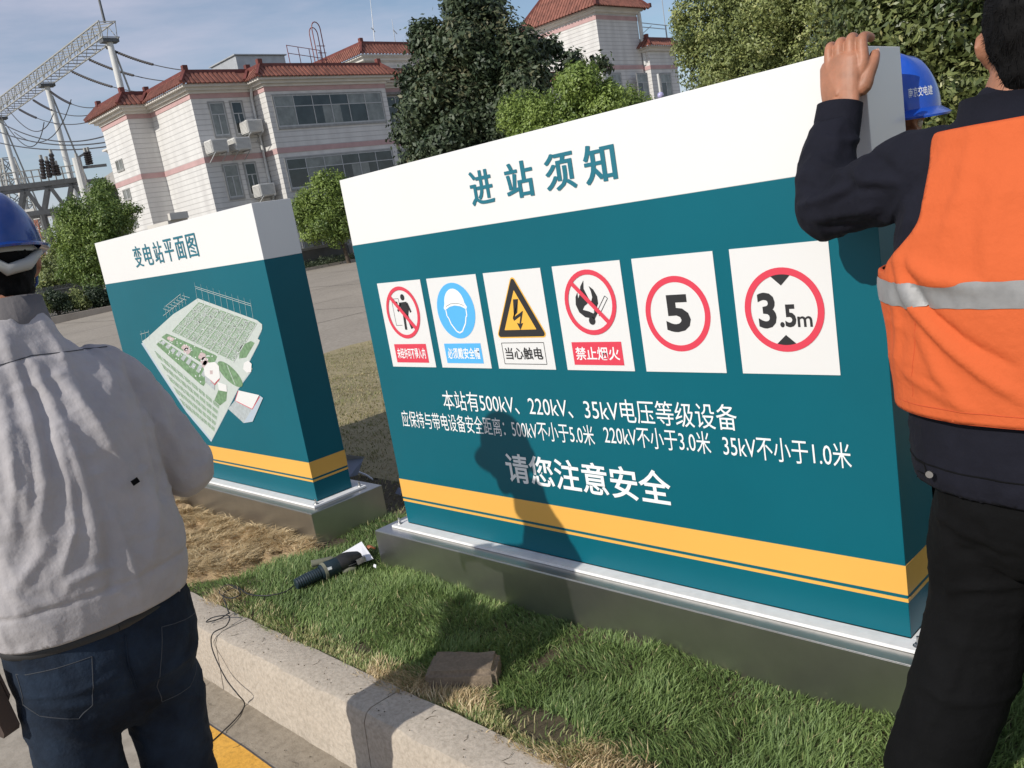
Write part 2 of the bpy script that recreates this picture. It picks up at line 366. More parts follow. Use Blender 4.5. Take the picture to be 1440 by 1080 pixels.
# far lawn behind the signs, drier
G = scatter(120000, -8.1, 1.2, .33, 8.0, lambda x, y: np.clip(1.2-.12*np.abs(x+2), .4, 1)*(~in_plinth(x, y)), 9)
tn = np.clip(.74+.16*nn(G[:,0], G[:,1], 1.5, 71)+rng.normal(0, .20, len(G)), 0, 1)
M['grass_dry'] = leaf_mat('dry_grass', (.12, .15, .06), (.30, .29, .13), (.50, .41, .24), trans=.3, rough=.6)
blades('dry_lawn_grass', G, rng.uniform(.015, .035, len(G)), .007, tn, M['grass_dry'], 'half dry brownish turf on the lawn behind the two signs', 'grass', lean=.7, seed=10)
# turf right of the near sign and under the orange vest worker
G = scatter(60000, 2.2, 4.4, -.70, 2.2, lambda x, y: (~in_plinth(x, y))*np.clip(1.1-.2*np.maximum(y, 0), .3, 1), 13)
tn = np.clip(.40+.2*nn(G[:,0], G[:,1], 4, 75)+rng.normal(0, .16, len(G)), 0, .78)
blades('side_lawn_grass', G, rng.uniform(.025, .05, len(G)), .0045, tn, M['grass'], 'green turf beside the right end of the near sign', 'grass', lean=.6, seed=14)

# joints between the concrete slabs and a few cracks
M['joint'] = mat('joint_filler', (.10, .09, .075), .9, var=.3, vscale=3)
g = MB(); rj = random.Random(4)
def rstrip(p, q, w):
    p, q = np.array(p, float), np.array(q, float); n = max(2, int(np.linalg.norm(q-p)/.4)); d = (q-p)/np.linalg.norm(q-p); nn_ = np.array([-d[1], d[0]]); pts = []
    for i in range(n+1):
        c = p+(q-p)*i/n+nn_*rj.uniform(-.006, .006); pts.append((c-nn_*w/2, c+nn_*w/2))
    vs = []
    for a, b_ in pts:
        for c in (a, b_): vs.append((c[0], c[1], rz_(c[0], c[1])+.006))
    g.add(vs, [(2*i, 2*i+2, 2*i+3, 2*i+1) for i in range(n)])
for x in range(-48, 12, 5):
    if x < -8: rstrip((x+.3, -1.1), (x+.3, 34), .03)
    rstrip((x+.3, -16), (x+.3, -.9), .012)
for y in (4.5, 9.5, 14.5, 19.5, 24.5): rstrip((-50, y), (-8.4, y), .03)
o = part('road_joints', g, M['joint']); o['kind'] = 'structure'

# ================================================================== THE TWO SIGNS
ZT, ZB, ZL, ZY = 1.632, .172, 1.370, .372; SD = .2085
def shell(x0, x1, z0, z1, out):
    m = MB(); m.box(x0-out, x1+out, -out, SD+out, z0, z1); return m
def sign_box(root, x0, x1):
    body = part('body_panel', shell(x0, x1, ZB, ZL, 0), M['teal_vinyl'], root, bev=.0015)
    part('header_panel', shell(x0, x1, ZL, ZT, 0), M['white_vinyl'], root, bev=.0015)
    for nm, a, b_ in (('yellow_stripe', .291, ZY), ('thin_yellow_stripe', .271, .281)):
        m = MB(); t = .0012   # a band of vinyl wrapped round the box
        m.box(x0-t, x1+t, -t, 0-.00005, a, b_); m.box(x0-t, x1+t, SD+.00005, SD+t, a, b_)
        m.box(x0-t, x0-.00005, 0, SD, a, b_); m.box(x1+.00005, x1+t, 0, SD, a, b_)
        part(nm, m, M['yellow_vinyl'], root)
    m = MB(); w = .052; z0, z1 = .160, .170
    m.box(x0-w, x1+w, -w, 0, z0, z1); m.box(x0-w, x1+w, SD, SD+w, z0, z1); m.box(x0-w, x0, 0, SD, z0, z1); m.box(x1, x1+w, 0, SD, z0, z1)
    part('base_flange', m, M['white_metal'], root, bev=.001)
    for bx, by in ((x0-.028, -.026), (x1+.028, -.026), (x1+.028, SD+.026), (x0-.028, SD+.026)):
        m = MB(); m.tube([(bx, by, .170), (bx, by, .177)], .010, 6); m.tube([(bx, by, .177), (bx, by, .196)], .0045, 8); m.tube([(bx, by, .170), (bx, by, .1715)], .014, 12)
        part('bolt', m, M['bolt'], root)
    return body
def plinth(label, x0, x1, nm='steel_plinth'):
    r = thing(nm, label, 'plinth', ((x0+x1)/2, 0, 0), 'steel plinths under the signs')
    mg = .1062; a, b_, c, d = x0-mg, x1+mg, -mg, SD+mg; s = .003
    m = MB(); m.box(a+s, b_-s, c+s, d-s, .152, .159); part('top_plate', m, M['steel'], r, bev=.0015)
    for bx in ((a, b_, c, c+s), (a, b_, d-s, d), (a, a+s, c+s, d-s), (b_-s, b_, c+s, d-s)):
        m = MB(); m.box(bx[0], bx[1], bx[2], bx[3], -.12, .157)
        part('side_panel', m, M['steel'], r, bev=.001)
    return r
plinth('brushed stainless plinth under the entry notice sign, nearest the camera', 0, 2.113)
plinth('brushed stainless plinth under the sign with the site plan', -2.78, -.731)

EPS = -.0022
near = thing('notice_sign', 'near teal and white entry notice sign with six safety placards', 'sign', (1.056, 0, .16), 'free standing teal and white signs')
sign_box(near, 0, 2.113)
m = MB()
for ch, a, b_ in zip('进站须知', (.752, .925, 1.102, 1.262), (.866, 1.052, 1.228, 1.383)):
    m = MB(); text_on(m, ch, a, b_, 1.438, 1.552, EPS, bold=.010, fat=.019); part('title_character', m, M['teal_ink'], near, fix=False)
m = MB(); text_on(m, '本站有500kV、220kV、35kV电压等级设备', .395, 1.680, .700, .777, EPS, bold=.001); part('notice_lettering', m, M['white_ink'], near, fix=False, label='upper white line about station voltages')
m = MB(); text_on(m, '应保持与带电设备安全距离：500kV不小于5.0米', .106, 1.141, .612, .683, EPS, bold=.001)
part('notice_lettering', m, M['white_ink'], near, fix=False, label='second white line, left part, about safe distances')
m = MB(); text_on(m, '220kV不小于3.0米', 1.184, 1.583, .622, .691, EPS, bold=.001); part('notice_lettering', m, M['white_ink'], near, fix=False, label='second white line, middle part')
m = MB(); text_on(m, '35kV不小于1.0米', 1.624, 1.999, .620, .690, EPS, bold=.001)
part('notice_lettering', m, M['white_ink'], near, fix=False, label='second white line, right part')
m = MB(); text_on(m, '请您注意安全', .690, 1.420, .438, .552, EPS, bold=.016); part('notice_lettering', m, M['white_ink'], near, fix=False, label='large bold white safety reminder')

PW, PH, PZ = .275, .341, .868
def placard(x, label):
    m = MB(); m.box(x, x+PW, -.0022, -.0003, PZ, PZ+PH); return part('placard', m, M['placard'], near, label=label)
E1, E2, E3, E4 = -.0030, -.0036, -.0042, -.0048
def bar(m, cx, cz, r, y, mi=0, w=.014):  # the slash of a prohibition sign, upper left to lower right
    c = r*.98/math.sqrt(2); line(m, (cx-c, cz+c), (cx+c, cz-c), w, y, mi)
def caption(p, x, col, txt, tc, bold=.012, w0=.035, w1=.238, frame=False):
    m = MB(); z0, z1 = .886, .961
    if frame:
        t = .0022
        for q in (((x+w0, z0), (x+w1, z0)), ((x+w0, z1), (x+w1, z1)), ((x+w0, z0), (x+w0, z1)), ((x+w1, z0), (x+w1, z1))): line(m, q[0], q[1], t, E1)
    else: flat(m, [(x+w0, z0), (x+w1, z0), (x+w1, z1), (x+w0, z1)], E1)
    part('caption_box', m, col, p, fix=False)
    m = MB(); pad = .012; text_on(m, txt, x+w0+pad, x+w1-pad, z0+.016, z1-.016, E2, bold=bold); part('caption_lettering', m, tc, p, fix=False)
R = .1035
# 1 no unauthorised entry
x = .118; p = placard(x, 'white placard with red ring over a walking figure at a door'); cx, cz = x+.134, 1.087
m = MB()
for q in (((cx-.058, cz+.056), (cx-.014, cz+.056)), ((cx-.058, cz+.056), (cx-.058, cz-.050)), ((cx-.058, cz-.050), (cx-.020, cz-.050)), ((cx-.014, cz+.056), (cx-.014, cz+.03))): line(m, q[0], q[1], .0016, E1)
flat(m, [(cx-.056, cz+.048), (cx-.024, cz+.044), (cx-.024, cz+.012), (cx-.034, cz+.03)], E1)
disc(m, cx+.014, cz+.060, .0125, E2, n=18)
flat(m, [(cx-.012, cz+.040), (cx+.034, cz+.042), (cx+.040, cz+.010), (cx+.030, cz-.012), (cx-.002, cz-.012), (cx-.006, cz+.012)], E2)
line(m, (cx-.006, cz+.036), (cx-.030, cz+.006), .010, E2); line(m, (cx+.036, cz+.036), (cx+.050, cz+.000), .010, E2)
line(m, (cx+.004, cz-.008), (cx+.000, cz-.068), .013, E2); line(m, (cx+.022, cz-.008), (cx+.040, cz-.064), .013, E2)
part('pictogram', m, M['black_ink'], p, fix=False)
m = MB(); disc(m, cx, cz, R, E3, R*.86); bar(m, cx, cz, R*.9, E3-.0003, w=.016); part('prohibition_ring', m, M['red_ink'], p, fix=False)
caption(p, x, M['red_ink'], '未经许可不得入内', M['white_ink'], .02)
# 2 helmet must be worn
x = .431; p = placard(x, 'white placard with blue disc showing a helmeted head'); cx, cz = x+.136, 1.083
m = MB(); disc(m, cx, cz, R, E1); part('mandatory_disc', m, M['blue_ink'], p, fix=False)
m = MB(); dome = [(cx-.064, cz+.012)]+[(cx-.056*math.cos(t), cz+.022+.060*math.sin(t)) for t in np.linspace(.1, math.pi-.1, 14)]+[(cx+.066, cz+.012), (cx+.060, cz+.004), (cx+.03, cz+.016), (cx, cz+.020), (cx-.03, cz+.016), (cx-.058, cz+.004)]
flat(m, dome, E2)
fp = [(cx-.054, cz+.004), (cx-.053, cz-.018), (cx-.046, cz-.026), (cx-.038, cz-.048), (cx-.014, cz-.076), (cx+.002, cz-.082), (cx+.018, cz-.076), (cx+.042, cz-.048), (cx+.050, cz-.026), (cx+.057, cz-.018), (cx+.058, cz+.004)]
for a, b_ in zip(fp[:-1], fp[1:]): line(m, a, b_, .0055, E2)
part('pictogram', m, M['white_ink'], p, fix=False)
m = MB(); q = [(cx-.05, cz+.018), (cx-.02, cz+.027), (cx+.02, cz+.027), (cx+.05, cz+.018)]
for a, b_ in zip(q[:-1], q[1:]): line(m, a, b_, .0014, E3)
part('helmet_seam', m, M['black_ink'], p, fix=False)
caption(p, x, M['blue_ink'], '必须戴安全帽', M['white_ink'], .018)
# 3 electric shock
x = .744; p = placard(x, 'white placard with yellow triangle and black lightning bolt'); cx = x+.140
def tri(s, y, dz=0): return [(cx+s*.131*math.sin(a), 1.052+dz+s*.135*math.cos(a)) for a in (0, 2*math.pi/3, 4*math.pi/3)]
def rtri(s, rr):
    pts = []; c = [(cx+s*.131*math.sin(a), 1.052+s*.135*math.cos(a)) for a in (0, -2*math.pi/3, -4*math.pi/3)]
    for i, q in enumerate(c):
        a0 = [math.pi*1/6, math.pi*5/6, math.pi*9/6][i]
        for t in np.linspace(0, 2*math.pi/3, 6): pts.append((q[0]+rr*math.cos(a0+t), q[1]+rr*math.sin(a0+t)))
    return pts
m = MB(); flat(m, rtri(.90, .013), E1); part('triangle_edge', m, M['amber_ink'], p, fix=False)
m = MB(); flat(m, rtri(.89, .0095), E2); part('warning_triangle', m, M['black_ink'], p, fix=False)
m = MB(); flat(m, rtri(.66, .001), E3); part('triangle_field', m, M['amber_ink'], p, fix=False)
m = MB(); c = cx-.004; flat(m, [(c-.006, 1.112), (c+.018, 1.112), (c+.004, 1.066), (c-.022, 1.048), (c-.018, 1.040)][::1], E4)
flat(m, [(c-.022, 1.048), (c+.032, 1.071), (c+.026, 1.058), (c-.018, 1.038)], E4-.0001); flat(m, [(c+.032, 1.071), (c+.022, 1.068), (c+.006, 1.028), (c+.013, 1.027)], E4-.0002)
flat(m, [(c-.006, 1.031), (c+.006, 1.006), (c+.024, 1.030), (c+.009, 1.027)], E4-.0003); part('lightning_bolt', m, M['black_ink'], p, fix=False)
caption(p, x, None or M['black_ink'], '当心触电', M['black_ink'], .012, frame=True)
# 4 no open flame
x = 1.071; p = placard(x, 'white placard with red ring over flames and a match'); cx, cz = x+.138, 1.087
m = MB()
fl = [(-.028, -.046), (-.050, -.030), (-.060, -.005), (-.056, .020), (-.046, .034), (-.046, .014), (-.036, .030), (-.030, .052), (-.014, .070), (-.018, .044), (-.008, .022), (-.002, .010), (-.012, -.004), (-.024, -.010), (-.034, -.022)]
flat(m, [(cx+a, cz+b_) for a, b_ in fl], E1)
fl = [(.004, .000), (.012, .016), (.010, .034), (.004, .052), (.020, .040), (.032, .018), (.032, -.004), (.022, -.020), (.010, -.030), (.016, -.014)]
flat(m, [(cx+a, cz+b_) for a, b_ in fl], E1)
flat(m, [(cx-.028, cz-.046), (cx-.034, cz-.022), (cx-.010, cz-.028), (cx+.010, cz-.036), (cx-.004, cz-.050)], E1)
disc(m, cx-.002, cz-.058, .013, E2, n=16); line(m, (cx+.004, cz-.050), (cx+.020, cz-.030), .012, E2)
line(m, (cx+.018, cz-.036), (cx+.062, cz+.018), .0018, E2); line(m, (cx+.028, cz-.044), (cx+.072, cz+.010), .0018, E2); line(m, (cx+.062, cz+.018), (cx+.072, cz+.010), .0018, E2)
part('pictogram', m, M['black_ink'], p, fix=False)
m = MB(); disc(m, cx, cz, R, E3, R*.85); bar(m, cx, cz, R*.9, E3-.0003, w=.014); part('prohibition_ring', m, M['red_ink'], p, fix=False)
caption(p, x, M['red_ink'], '禁止烟火', M['white_ink'], .014)
# 5 and 6
x = 1.390; p = placard(x, 'white placard with red ring round a black number five'); cx, cz = x+.136, 1.040
m = MB(); disc(m, cx, cz, .110, E1, .092, n=56); part('speed_ring', m, M['red_ink'], p, fix=False)
m = MB(); text_on(m, '5', cx-.040, cx+.044, cz-.053, cz+.056, E1, bold=.035); part('numeral', m, M['black_ink'], p, fix=False)
x = 1.716; p = placard(x, 'white placard with red ring and height limit 3.5m between triangles'); cx, cz = x+.139, 1.040
m = MB(); disc(m, cx, cz, .111, E2, .093, n=56); part('height_ring', m, M['red_ink'], p, fix=False)
m = MB(); text_on(m, '3', cx-.073, cx-.021, cz-.048, cz+.048, E1, bold=.03); text_on(m, '.5', cx-.013, cx+.033, cz-.046, cz+.014, E1, bold=.03)
text_on(m, 'm', cx+.036, cx+.076, cz-.046, cz-.018, E1, bold=.012)
flat(m, [(cx-.030, cz+.092), (cx-.018, cz+.097), (cx, cz+.099), (cx+.018, cz+.097), (cx+.030, cz+.092), (cx, cz+.064)], E1)
flat(m, [(cx-.030, cz-.092), (cx-.018, cz-.097), (cx, cz-.099), (cx+.018, cz-.097), (cx+.030, cz-.092), (cx, cz-.066)], E1)
part('numeral', m, M['black_ink'], p, fix=False)

# far sign with the site plan
far = thing('site_plan_sign', 'far teal and white sign printed with an aerial substation plan', 'sign', (-1.755, 0, .16), 'free standing teal and white signs')
sign_box(far, -2.78, -.731)
m = MB(); n = 6; c0, c1 = -2.215, -1.372
for i, ch in enumerate('变电站平面图'):
    w = .118; c = c0+.058+(c1-.058-c0-.058)*i/5; m = MB(); text_on(m, ch, c-w/2, c+w/2, 1.438, 1.560, EPS, bold=.004, fat=.014); part('title_character', m, M['teal_ink'], far, fix=False)
def sp(zx, zy): q = aty(120+zx/3, 280+zy/3, 0); return (q[0], q[2])
M['map_white'] = mat('plan_white', (.50, .55, .52), .4, var=.05, vscale=40); M['map_green'] = mat('plan_green', (.15, .26, .14), .45, var=.35, vscale=45)
M['map_grey'] = mat('plan_grey', (.40, .44, .45), .4, var=.15, vscale=60); M['map_pink'] = mat('plan_pink', (.50, .40, .40), .45, var=.25, vscale=70)
M['map_line'] = mat('plan_line', (.72, .76, .76), .4)
M['map_edge'] = mat('plan_edge', (.42, .49, .56), .4)
L1, L2, L3, L4, L5 = -.0012, -.0018, -.0024, -.0030, -.0036
mm = {k: MB() for k in ('edge', 'base', 'green', 'line', 'grey', 'pink', 'bldg', 'red', 'pylon')}
basep = [(475,418),(725,510),(747,528),(747,548),(728,588),(738,596),(690,690),(706,716),(650,792),(600,890),(535,1015),(430,890),(330,740),(240,600),(262,585),(372,485),(432,448)]
flat(mm['edge'], [sp(a-3, b_+9) for a, b_ in basep], L1); flat(mm['base'], [sp(*q) for q in basep], L2)
def q4(A, B, C, D, u, v): A, B, C, D = map(np.array, (A, B, C, D)); return (1-v)*((1-u)*A+u*B)+v*((1-u)*D+u*C)
A, B, C, D = (480,432), (728,522), (628,690), (362,560)
def cell(key, Q, u0, u1, v0, v1, y, rnd=.0):
    pts = []
    for a, b_ in ((u0, v0), (u1, v0), (u1, v1), (u0, v1)): pts.append(q4(*Q, a, b_))
    c = sum(pts)/4; out = []
    for i in range(4):
        p, pn, pp = pts[i], pts[(i+1) % 4], pts[i-1]
        out += [p+(pp-p)*rnd, p+(pn-p)*rnd]
    flat(mm[key], [sp(*q) for q in out], y)
Q = (A, B, C, D)
for i in range(8):
    cell('green', Q, (i+.06)/8, (i+.88)/8, .015, .975, L3, .03)
    for j in (1, 2, 3): line(mm['line'], sp(*q4(*Q, (i+.06)/8, j/4)), sp(*q4(*Q, (i+.88)/8, j/4)), .0022, L4)
    for k in range(60):
        u = (i+.18+.5*random.random())/8; v = random.random()*.92+.03; line(mm['line'], sp(*q4(*Q, u, v)), sp(*q4(*Q, u+.05, v+random.uniform(-.01, .05))), .0022, L4)
    for w_ in (.22, .34, .47, .60, .72): line(mm['line'], sp(*q4(*Q, (i+w_)/8, .03)), sp(*q4(*Q, (i+w_)/8, .97)), .0018, L4)
    line(mm['base'], sp(*q4(*Q, (i+.93)/8, 0)), sp(*q4(*Q, (i+.93)/8, 1)), .006, L4)
Q = ((345,566), (566,664), (505,800), (290,606))
cell('green', Q, .0, .97, .0, .42, L3, .05); cell('green', Q, .04, .97, .52, .98, L3, .05)
for k in range(9): u = .06+.1*k; cell('grey', Q, u, u+.06, .50+.1*random.random(), .74, L4)
for u, v in ((.07, .08), (.36, .12), (.42, .2), (.68, .10), (.75, .2), (.8, .28)): cell('pink', Q, u, u+.11, v, v+.24, L4, .2)
for k in range(60): u, v = random.random()*.9, random.random()*.9; cell('line', Q, u, u+.018, v, v+.035, L5)
Q = ((286,628), (570,868), (545,985), (420,880))
for k in range(5):
    v0 = k/5; 
    for i in range(9): cell('green', Q, (i+.06)/9, (i+.94)/9, v0+.035, v0+.155, L3, .05)
    for w_ in (.02, .06, .10, .14): line(mm['line'], sp(*q4(*Q, .0, v0+w_)), sp(*q4(*Q, 1, v0+w_)), .0018, L4)
for k in range(260):
    u, v = random.random(), random.random(); line(mm['line'], sp(*q4(*Q, u, v)), sp(*q4(*Q, u+random.uniform(-.01, .02), v+random.uniform(.01, .05))), .0018, L5)
ov = [(612+52*math.cos(t)*.98+16*math.sin(t), 738+30*math.cos(t)+46*math.sin(t)) for t in np.linspace(0, 2*math.pi, 24, endpoint=False)]
flat(mm['green'], [sp(*q) for q in ov], L3); line(mm['base'], sp(600, 700), sp(634, 782), .006, L4)
flat(mm['green'], [sp(*q) for q in ((655,620),(700,598),(716,606),(680,668),(650,672))], L3)
flat(mm['green'], [sp(*q) for q in ((565,800),(600,812),(596,850),(570,870),(545,850))], L3)
flat(mm['bldg'], [sp(*q) for q in ((520,690),(550,686),(566,704),(571,752),(548,776),(506,742),(502,712))], L5); flat(mm['grey'], [sp(*q) for q in ((506,742),(548,776),(548,806),(508,770))], L5)
flat(mm['bldg'], [sp(*q) for q in ((560,770),(598,784),(600,812),(566,806))], L5); flat(mm['pink'], [sp(*q) for q in ((528,722),(540,722),(540,738),(528,738))], L5-.0003)
flat(mm['bldg'], [sp(*q) for q in ((648,806),(736,826),(706,884),(634,848))], L5); flat(mm['grey'], [sp(*q) for q in ((634,848),(706,884),(670,944),(604,884))], L4)
flat(mm['edge'], [sp(*q) for q in ((706,884),(738,828),(752,838),(708,938),(670,944))], L4-.0003)
for a, b_ in (((648,808),(634,850)), ((706,886),(738,832)), ((640,852),(704,884)), ((530,762),(548,782)), ((548,782),(568,758))): line(mm['red'], sp(*a), sp(*b_), .004, L5-.0004)
flat(mm['bldg'], [sp(*q) for q in ((672,690),(690,680),(704,694),(702,728),(684,732),(668,716))], L5)
for a, b_ in (((465,368),(700,442)), ((468,376),(700,450)), ((340,452),(404,400)), ((330,492),(420,420)), ((232,570),(268,560))): line(mm['pylon'], sp(*a), sp(*b_), .0022, L3)
for k in range(10):
    t = k/9; a = (465+235*t, 368+74*t); line(mm['pylon'], sp(*a), sp(a[0]+10, a[1]+64), .0018, L3); line(mm['pylon'], sp(*a), sp(a[0]-4, a[1]-18), .0012, L3)
for k in range(7):
    t = k/6; a = (336+80*t, 450-56*t); line(mm['pylon'], sp(*a), sp(a[0]+10, a[1]+50), .002, L3); line(mm['pylon'], sp(a[0]-6, a[1]+12), sp(a[0]+26, a[1]+22), .002, L3)
for k in range(3): a = (236+16*k, 556-2*k); line(mm['pylon'], sp(*a), sp(a[0]+6, a[1]+46), .002, L3)
plan = part('site_plan', mm['edge'], M['map_edge'], far, fix=False, label='printed aerial picture of the substation yard')
for k, nm, mt in (('base', 'paved_area', 'map_white'), ('green', 'grass_area', 'map_green'), ('line', 'equipment_lines', 'map_line'), ('grey', 'equipment_row', 'map_grey'), ('pink', 'transformers', 'map_pink'), ('bldg', 'printed_buildings', 'placard'), ('red', 'red_roof_edge', 'red_ink'), ('pylon', 'printed_gantries', 'map_white')):
    part(nm, mm[k], M[mt], plan, fix=False)
# ================================================================== OFFICE BUILDING
def clad_mat():
    m = bpy.data.materials.new('wall_cladding'); m.use_nodes = True; N = m.node_tree.nodes; L = m.node_tree.links; b = N['Principled BSDF']; b.inputs['Roughness'].default_value = .75
    t = N.new('ShaderNodeTexCoord'); s = N.new('ShaderNodeSeparateXYZ'); L.new(t.outputs['Object'], s.inputs[0])
    def mth(op, a, b_=None):
        n = N.new('ShaderNodeMath'); n.operation = op
        for i, q in enumerate((a, b_)):
            if q is None: continue
            if isinstance(q, (int, float)): n.inputs[i].default_value = q
            else: L.new(q, n.inputs[i])
        return n.outputs[0]
    z = mth('FRACT', mth('DIVIDE', mth('ADD', s.outputs[2], 30), .272)); gr = mth('LESS_THAN', z, .13)
    xy = mth('ADD', s.outputs[0], s.outputs[1]); row = mth('FLOOR', mth('DIVIDE', mth('ADD', s.outputs[2], 30), .272))
    vj = mth('LESS_THAN', mth('FRACT', mth('DIVIDE', mth('ADD', xy, mth('MULTIPLY', row, .61)), 1.2)), .015)
    n1 = N.new('ShaderNodeTexNoise'); n1.inputs['Scale'].default_value = .9; n1.inputs['Detail'].default_value = 8; mp = N.new('ShaderNodeMapping'); mp.inputs['Scale'].default_value = (1.5, 1.5, .35)
    L.new(t.outputs['Object'], mp.inputs[0]); L.new(mp.outputs[0], n1.inputs[0])
    r = N.new('ShaderNodeValToRGB'); r.color_ramp.elements[0].position = .3; r.color_ramp.elements[1].position = .65
    r.color_ramp.elements[0].color = (.56, .545, .525, 1); r.color_ramp.elements[1].color = (.68, .665, .64, 1); L.new(n1.outputs['Fac'], r.inputs[0])
    mx = N.new('ShaderNodeMixRGB'); mx.inputs[2].default_value = (.42, .41, .395, 1); L.new(r.outputs[0], mx.inputs[1])
    fac = mth('MULTIPLY', mth('MAXIMUM', gr, mth('MULTIPLY', vj, .3)), .75); L.new(fac, mx.inputs[0]); L.new(mx.outputs[0], b.inputs['Base Color'])
    bp = N.new('ShaderNodeBump'); bp.inputs['Distance'].default_value = .03; bp.inputs['Strength'].default_value = .6; L.new(mth('SUBTRACT', 1, gr), bp.inputs['Height']); L.new(bp.outputs[0], b.inputs['Normal'])
    return m
M['clad'] = clad_mat()
M['pink'] = mat('pink_band', (.50, .325, .315), .75, var=.1, vscale=1.5)
M['cornice'] = mat('cornice_white', (.64, .61, .56), .7, var=.08, vscale=1.2)
M['tile'] = mat('red_roof_tile', (.225, .088, .062), .75, var=.35, vscale=2.2, bump=.3, bscale=9, bdist=.03)
M['ridge'] = mat('dark_ridge_tile', (.15, .040, .030), .6, var=.3, vscale=2)
M['deck'] = mat('roof_deck', (.25, .24, .22), .9, var=.2)
M['glass'] = mat('window_glass', (.030, .036, .038), .10, var=.5, vscale=1.3, spec=.7)
M['curtain'] = mat('curtain_glass', (.19, .20, .19), .2, var=.35, vscale=1.7, spec=.7)
M['frame'] = mat('window_frame', (.44, .45, .45), .5, var=.1)
M['sill'] = mat('window_sill', (.30, .30, .29), .8, var=.15)
M['pipe'] = mat('white_pipe', (.62, .62, .60), .5, var=.1)
M['dark'] = mat('dark_stone', (.075, .072, .068), .6, var=.3, vscale=1.4)
M['dstone'] = mat('grey_ledge', (.20, .195, .185), .7, var=.2)
M['acwhite'] = mat('ac_casing', (.62, .61, .58), .5, var=.06, vscale=3)
M['acgrille'] = mat('ac_grille', (.16, .16, .155), .6)
M['galv'] = mat('galvanised', (.44, .45, .46), .5, metal=.3, var=.12, vscale=2)
M['redpaint'] = mat('red_oxide_paint', (.22, .05, .045), .5, var=.2)

XB = atd(380, 165, 50)[0]; YB = atx(371.7, 126.7, XB)[1]; YB2 = atx(552, 180, XB)[1]
XA = aty(354, 130, YB)[0]; YA = atx(267, 135, XA)[1]; XN = aty(213, 165, YA)[0]; YN = atx(178, 163, XN)[1]; XL = aty(143, 180, YN)[0]
XC = XB-1.5; YC = YB2+9
ZM0, ZM1, ZP0, ZP1, ZE, ZR = 6.44, 6.72, 9.72, 9.96, 10.33, 11.08
bld = thing('office_building', 'long three storey white clad office building with pink bands and red tiled parapet', 'building', (XB, YB, 0))
foot = [(XL, YN), (XN, YN), (XN, YA), (XA, YA), (XA, YB), (XB, YB), (XB, YB2), (XC, YB2), (XC, YC), (-62, YC), (-62, YN+5), (XL, YN+5)]
def offs(poly, d):
    n = len(poly); out = []
    for i in range(n):
        a, b_, c = np.array(poly[i-1]), np.array(poly[i]), np.array(poly[(i+1) % n]); e1 = (b_-a)/np.linalg.norm(b_-a); e2 = (c-b_)/np.linalg.norm(c-b_)
        n1 = np.array([e1[1], -e1[0]]); n2 = np.array([e2[1], -e2[0]]); out.append(tuple(b_+d*(n1+n2)/(1+n1@n2)))
    return out
def ringband(mb, poly, d0, z0, z1, mi=0, d_in=None):
    mb.prism(offs(poly, d0), 'z', z0, z1, mi)
def mansard(root, poly, ze, zr, eave=.62, nopen=(), rib=.27):
    lo = offs(poly, eave); hi = offs(poly, -.10); n = len(poly)
    m = MB(); ribs = MB(); rdg = MB(); hipm = MB()
    for i in range(n):
        if i in nopen: continue
        j = (i+1) % n; A, B = np.array([*lo[i], ze+.07]), np.array([*lo[j], ze+.07]); C, D = np.array([*hi[j], zr]), np.array([*hi[i], zr])
        m.add([A, B, C, D], [(0, 1, 2, 3)])
        e = (B-A)/np.linalg.norm(B-A); l = np.linalg.norm(B-A); k = rib/2
        ph = (D-A)-e*((D-A)@e); ls = (D-A)@e; rs = l-(C-A)@e   # inset at each end
        while k < l:
            t1 = 1.
            if ls > 0 and k < ls: t1 = k/ls
            if rs > 0 and l-k < rs: t1 = min(t1, (l-k)/rs)
            p = A+e*k; q = p+ph*t1
            if ls < 0 and False: pass
            if t1 > .05:
                nrm = np.cross(e, ph); nrm /= np.linalg.norm(nrm); ribs.beam(p-ph*.03, q, rib*.52, .085, up=nrm)
            k += rib
        rdg = MB(); rdg.beam(D-e*.0, C, .20, .22); part('roof_ridge', rdg, M['ridge'], root)
        hipm = MB(); hipm.beam(A+np.array([0, 0, .06]), D+np.array([0, 0, .10]), .15, .17); part('hip_ridge', hipm, M['ridge'], root); hipm = MB()
        # corner finial
        hipm.box(D[0]-.13, D[0]+.13, D[1]-.13, D[1]+.13, zr+.05, zr+.34); part('finial', hipm, M['ridge'], root)
    part('roof_slope', m, M['tile'], root); part('roof_tiles', ribs, M['tile'], root, kind='stuff')
m = MB(); m.prism(foot, 'z', -.3, ZE-.25); part('wall', m, M['clad'], bld)
m = MB(); m.prism(offs(foot, .025), 'z', ZM0, ZM1); part('pink_band', m, M['pink'], bld)
m = MB(); m.prism(offs(foot, .028), 'z', ZP0, ZP1); part('pink_band', m, M['pink'], bld)
m = MB(); m.prism(offs(foot, .10), 'z', ZP1+.002, ZP1+.14); m.prism(offs(foot, .28), 'z', ZP1+.142, ZE-.08); m.prism(offs(foot, .50), 'z', ZE-.078, ZE+.05); part('cornice', m, M['cornice'], bld)
mansard(bld, foot, ZE, ZR, nopen=(8, 9, 10))
m = MB(); m.prism(offs(foot, -.3), 'z', ZE+.06, ZE+.3); part('roof_deck', m, M['deck'], bld)
def gl(k): return M['curtain'] if (k*7+3) % 5 in (0, 2) else M['glass']
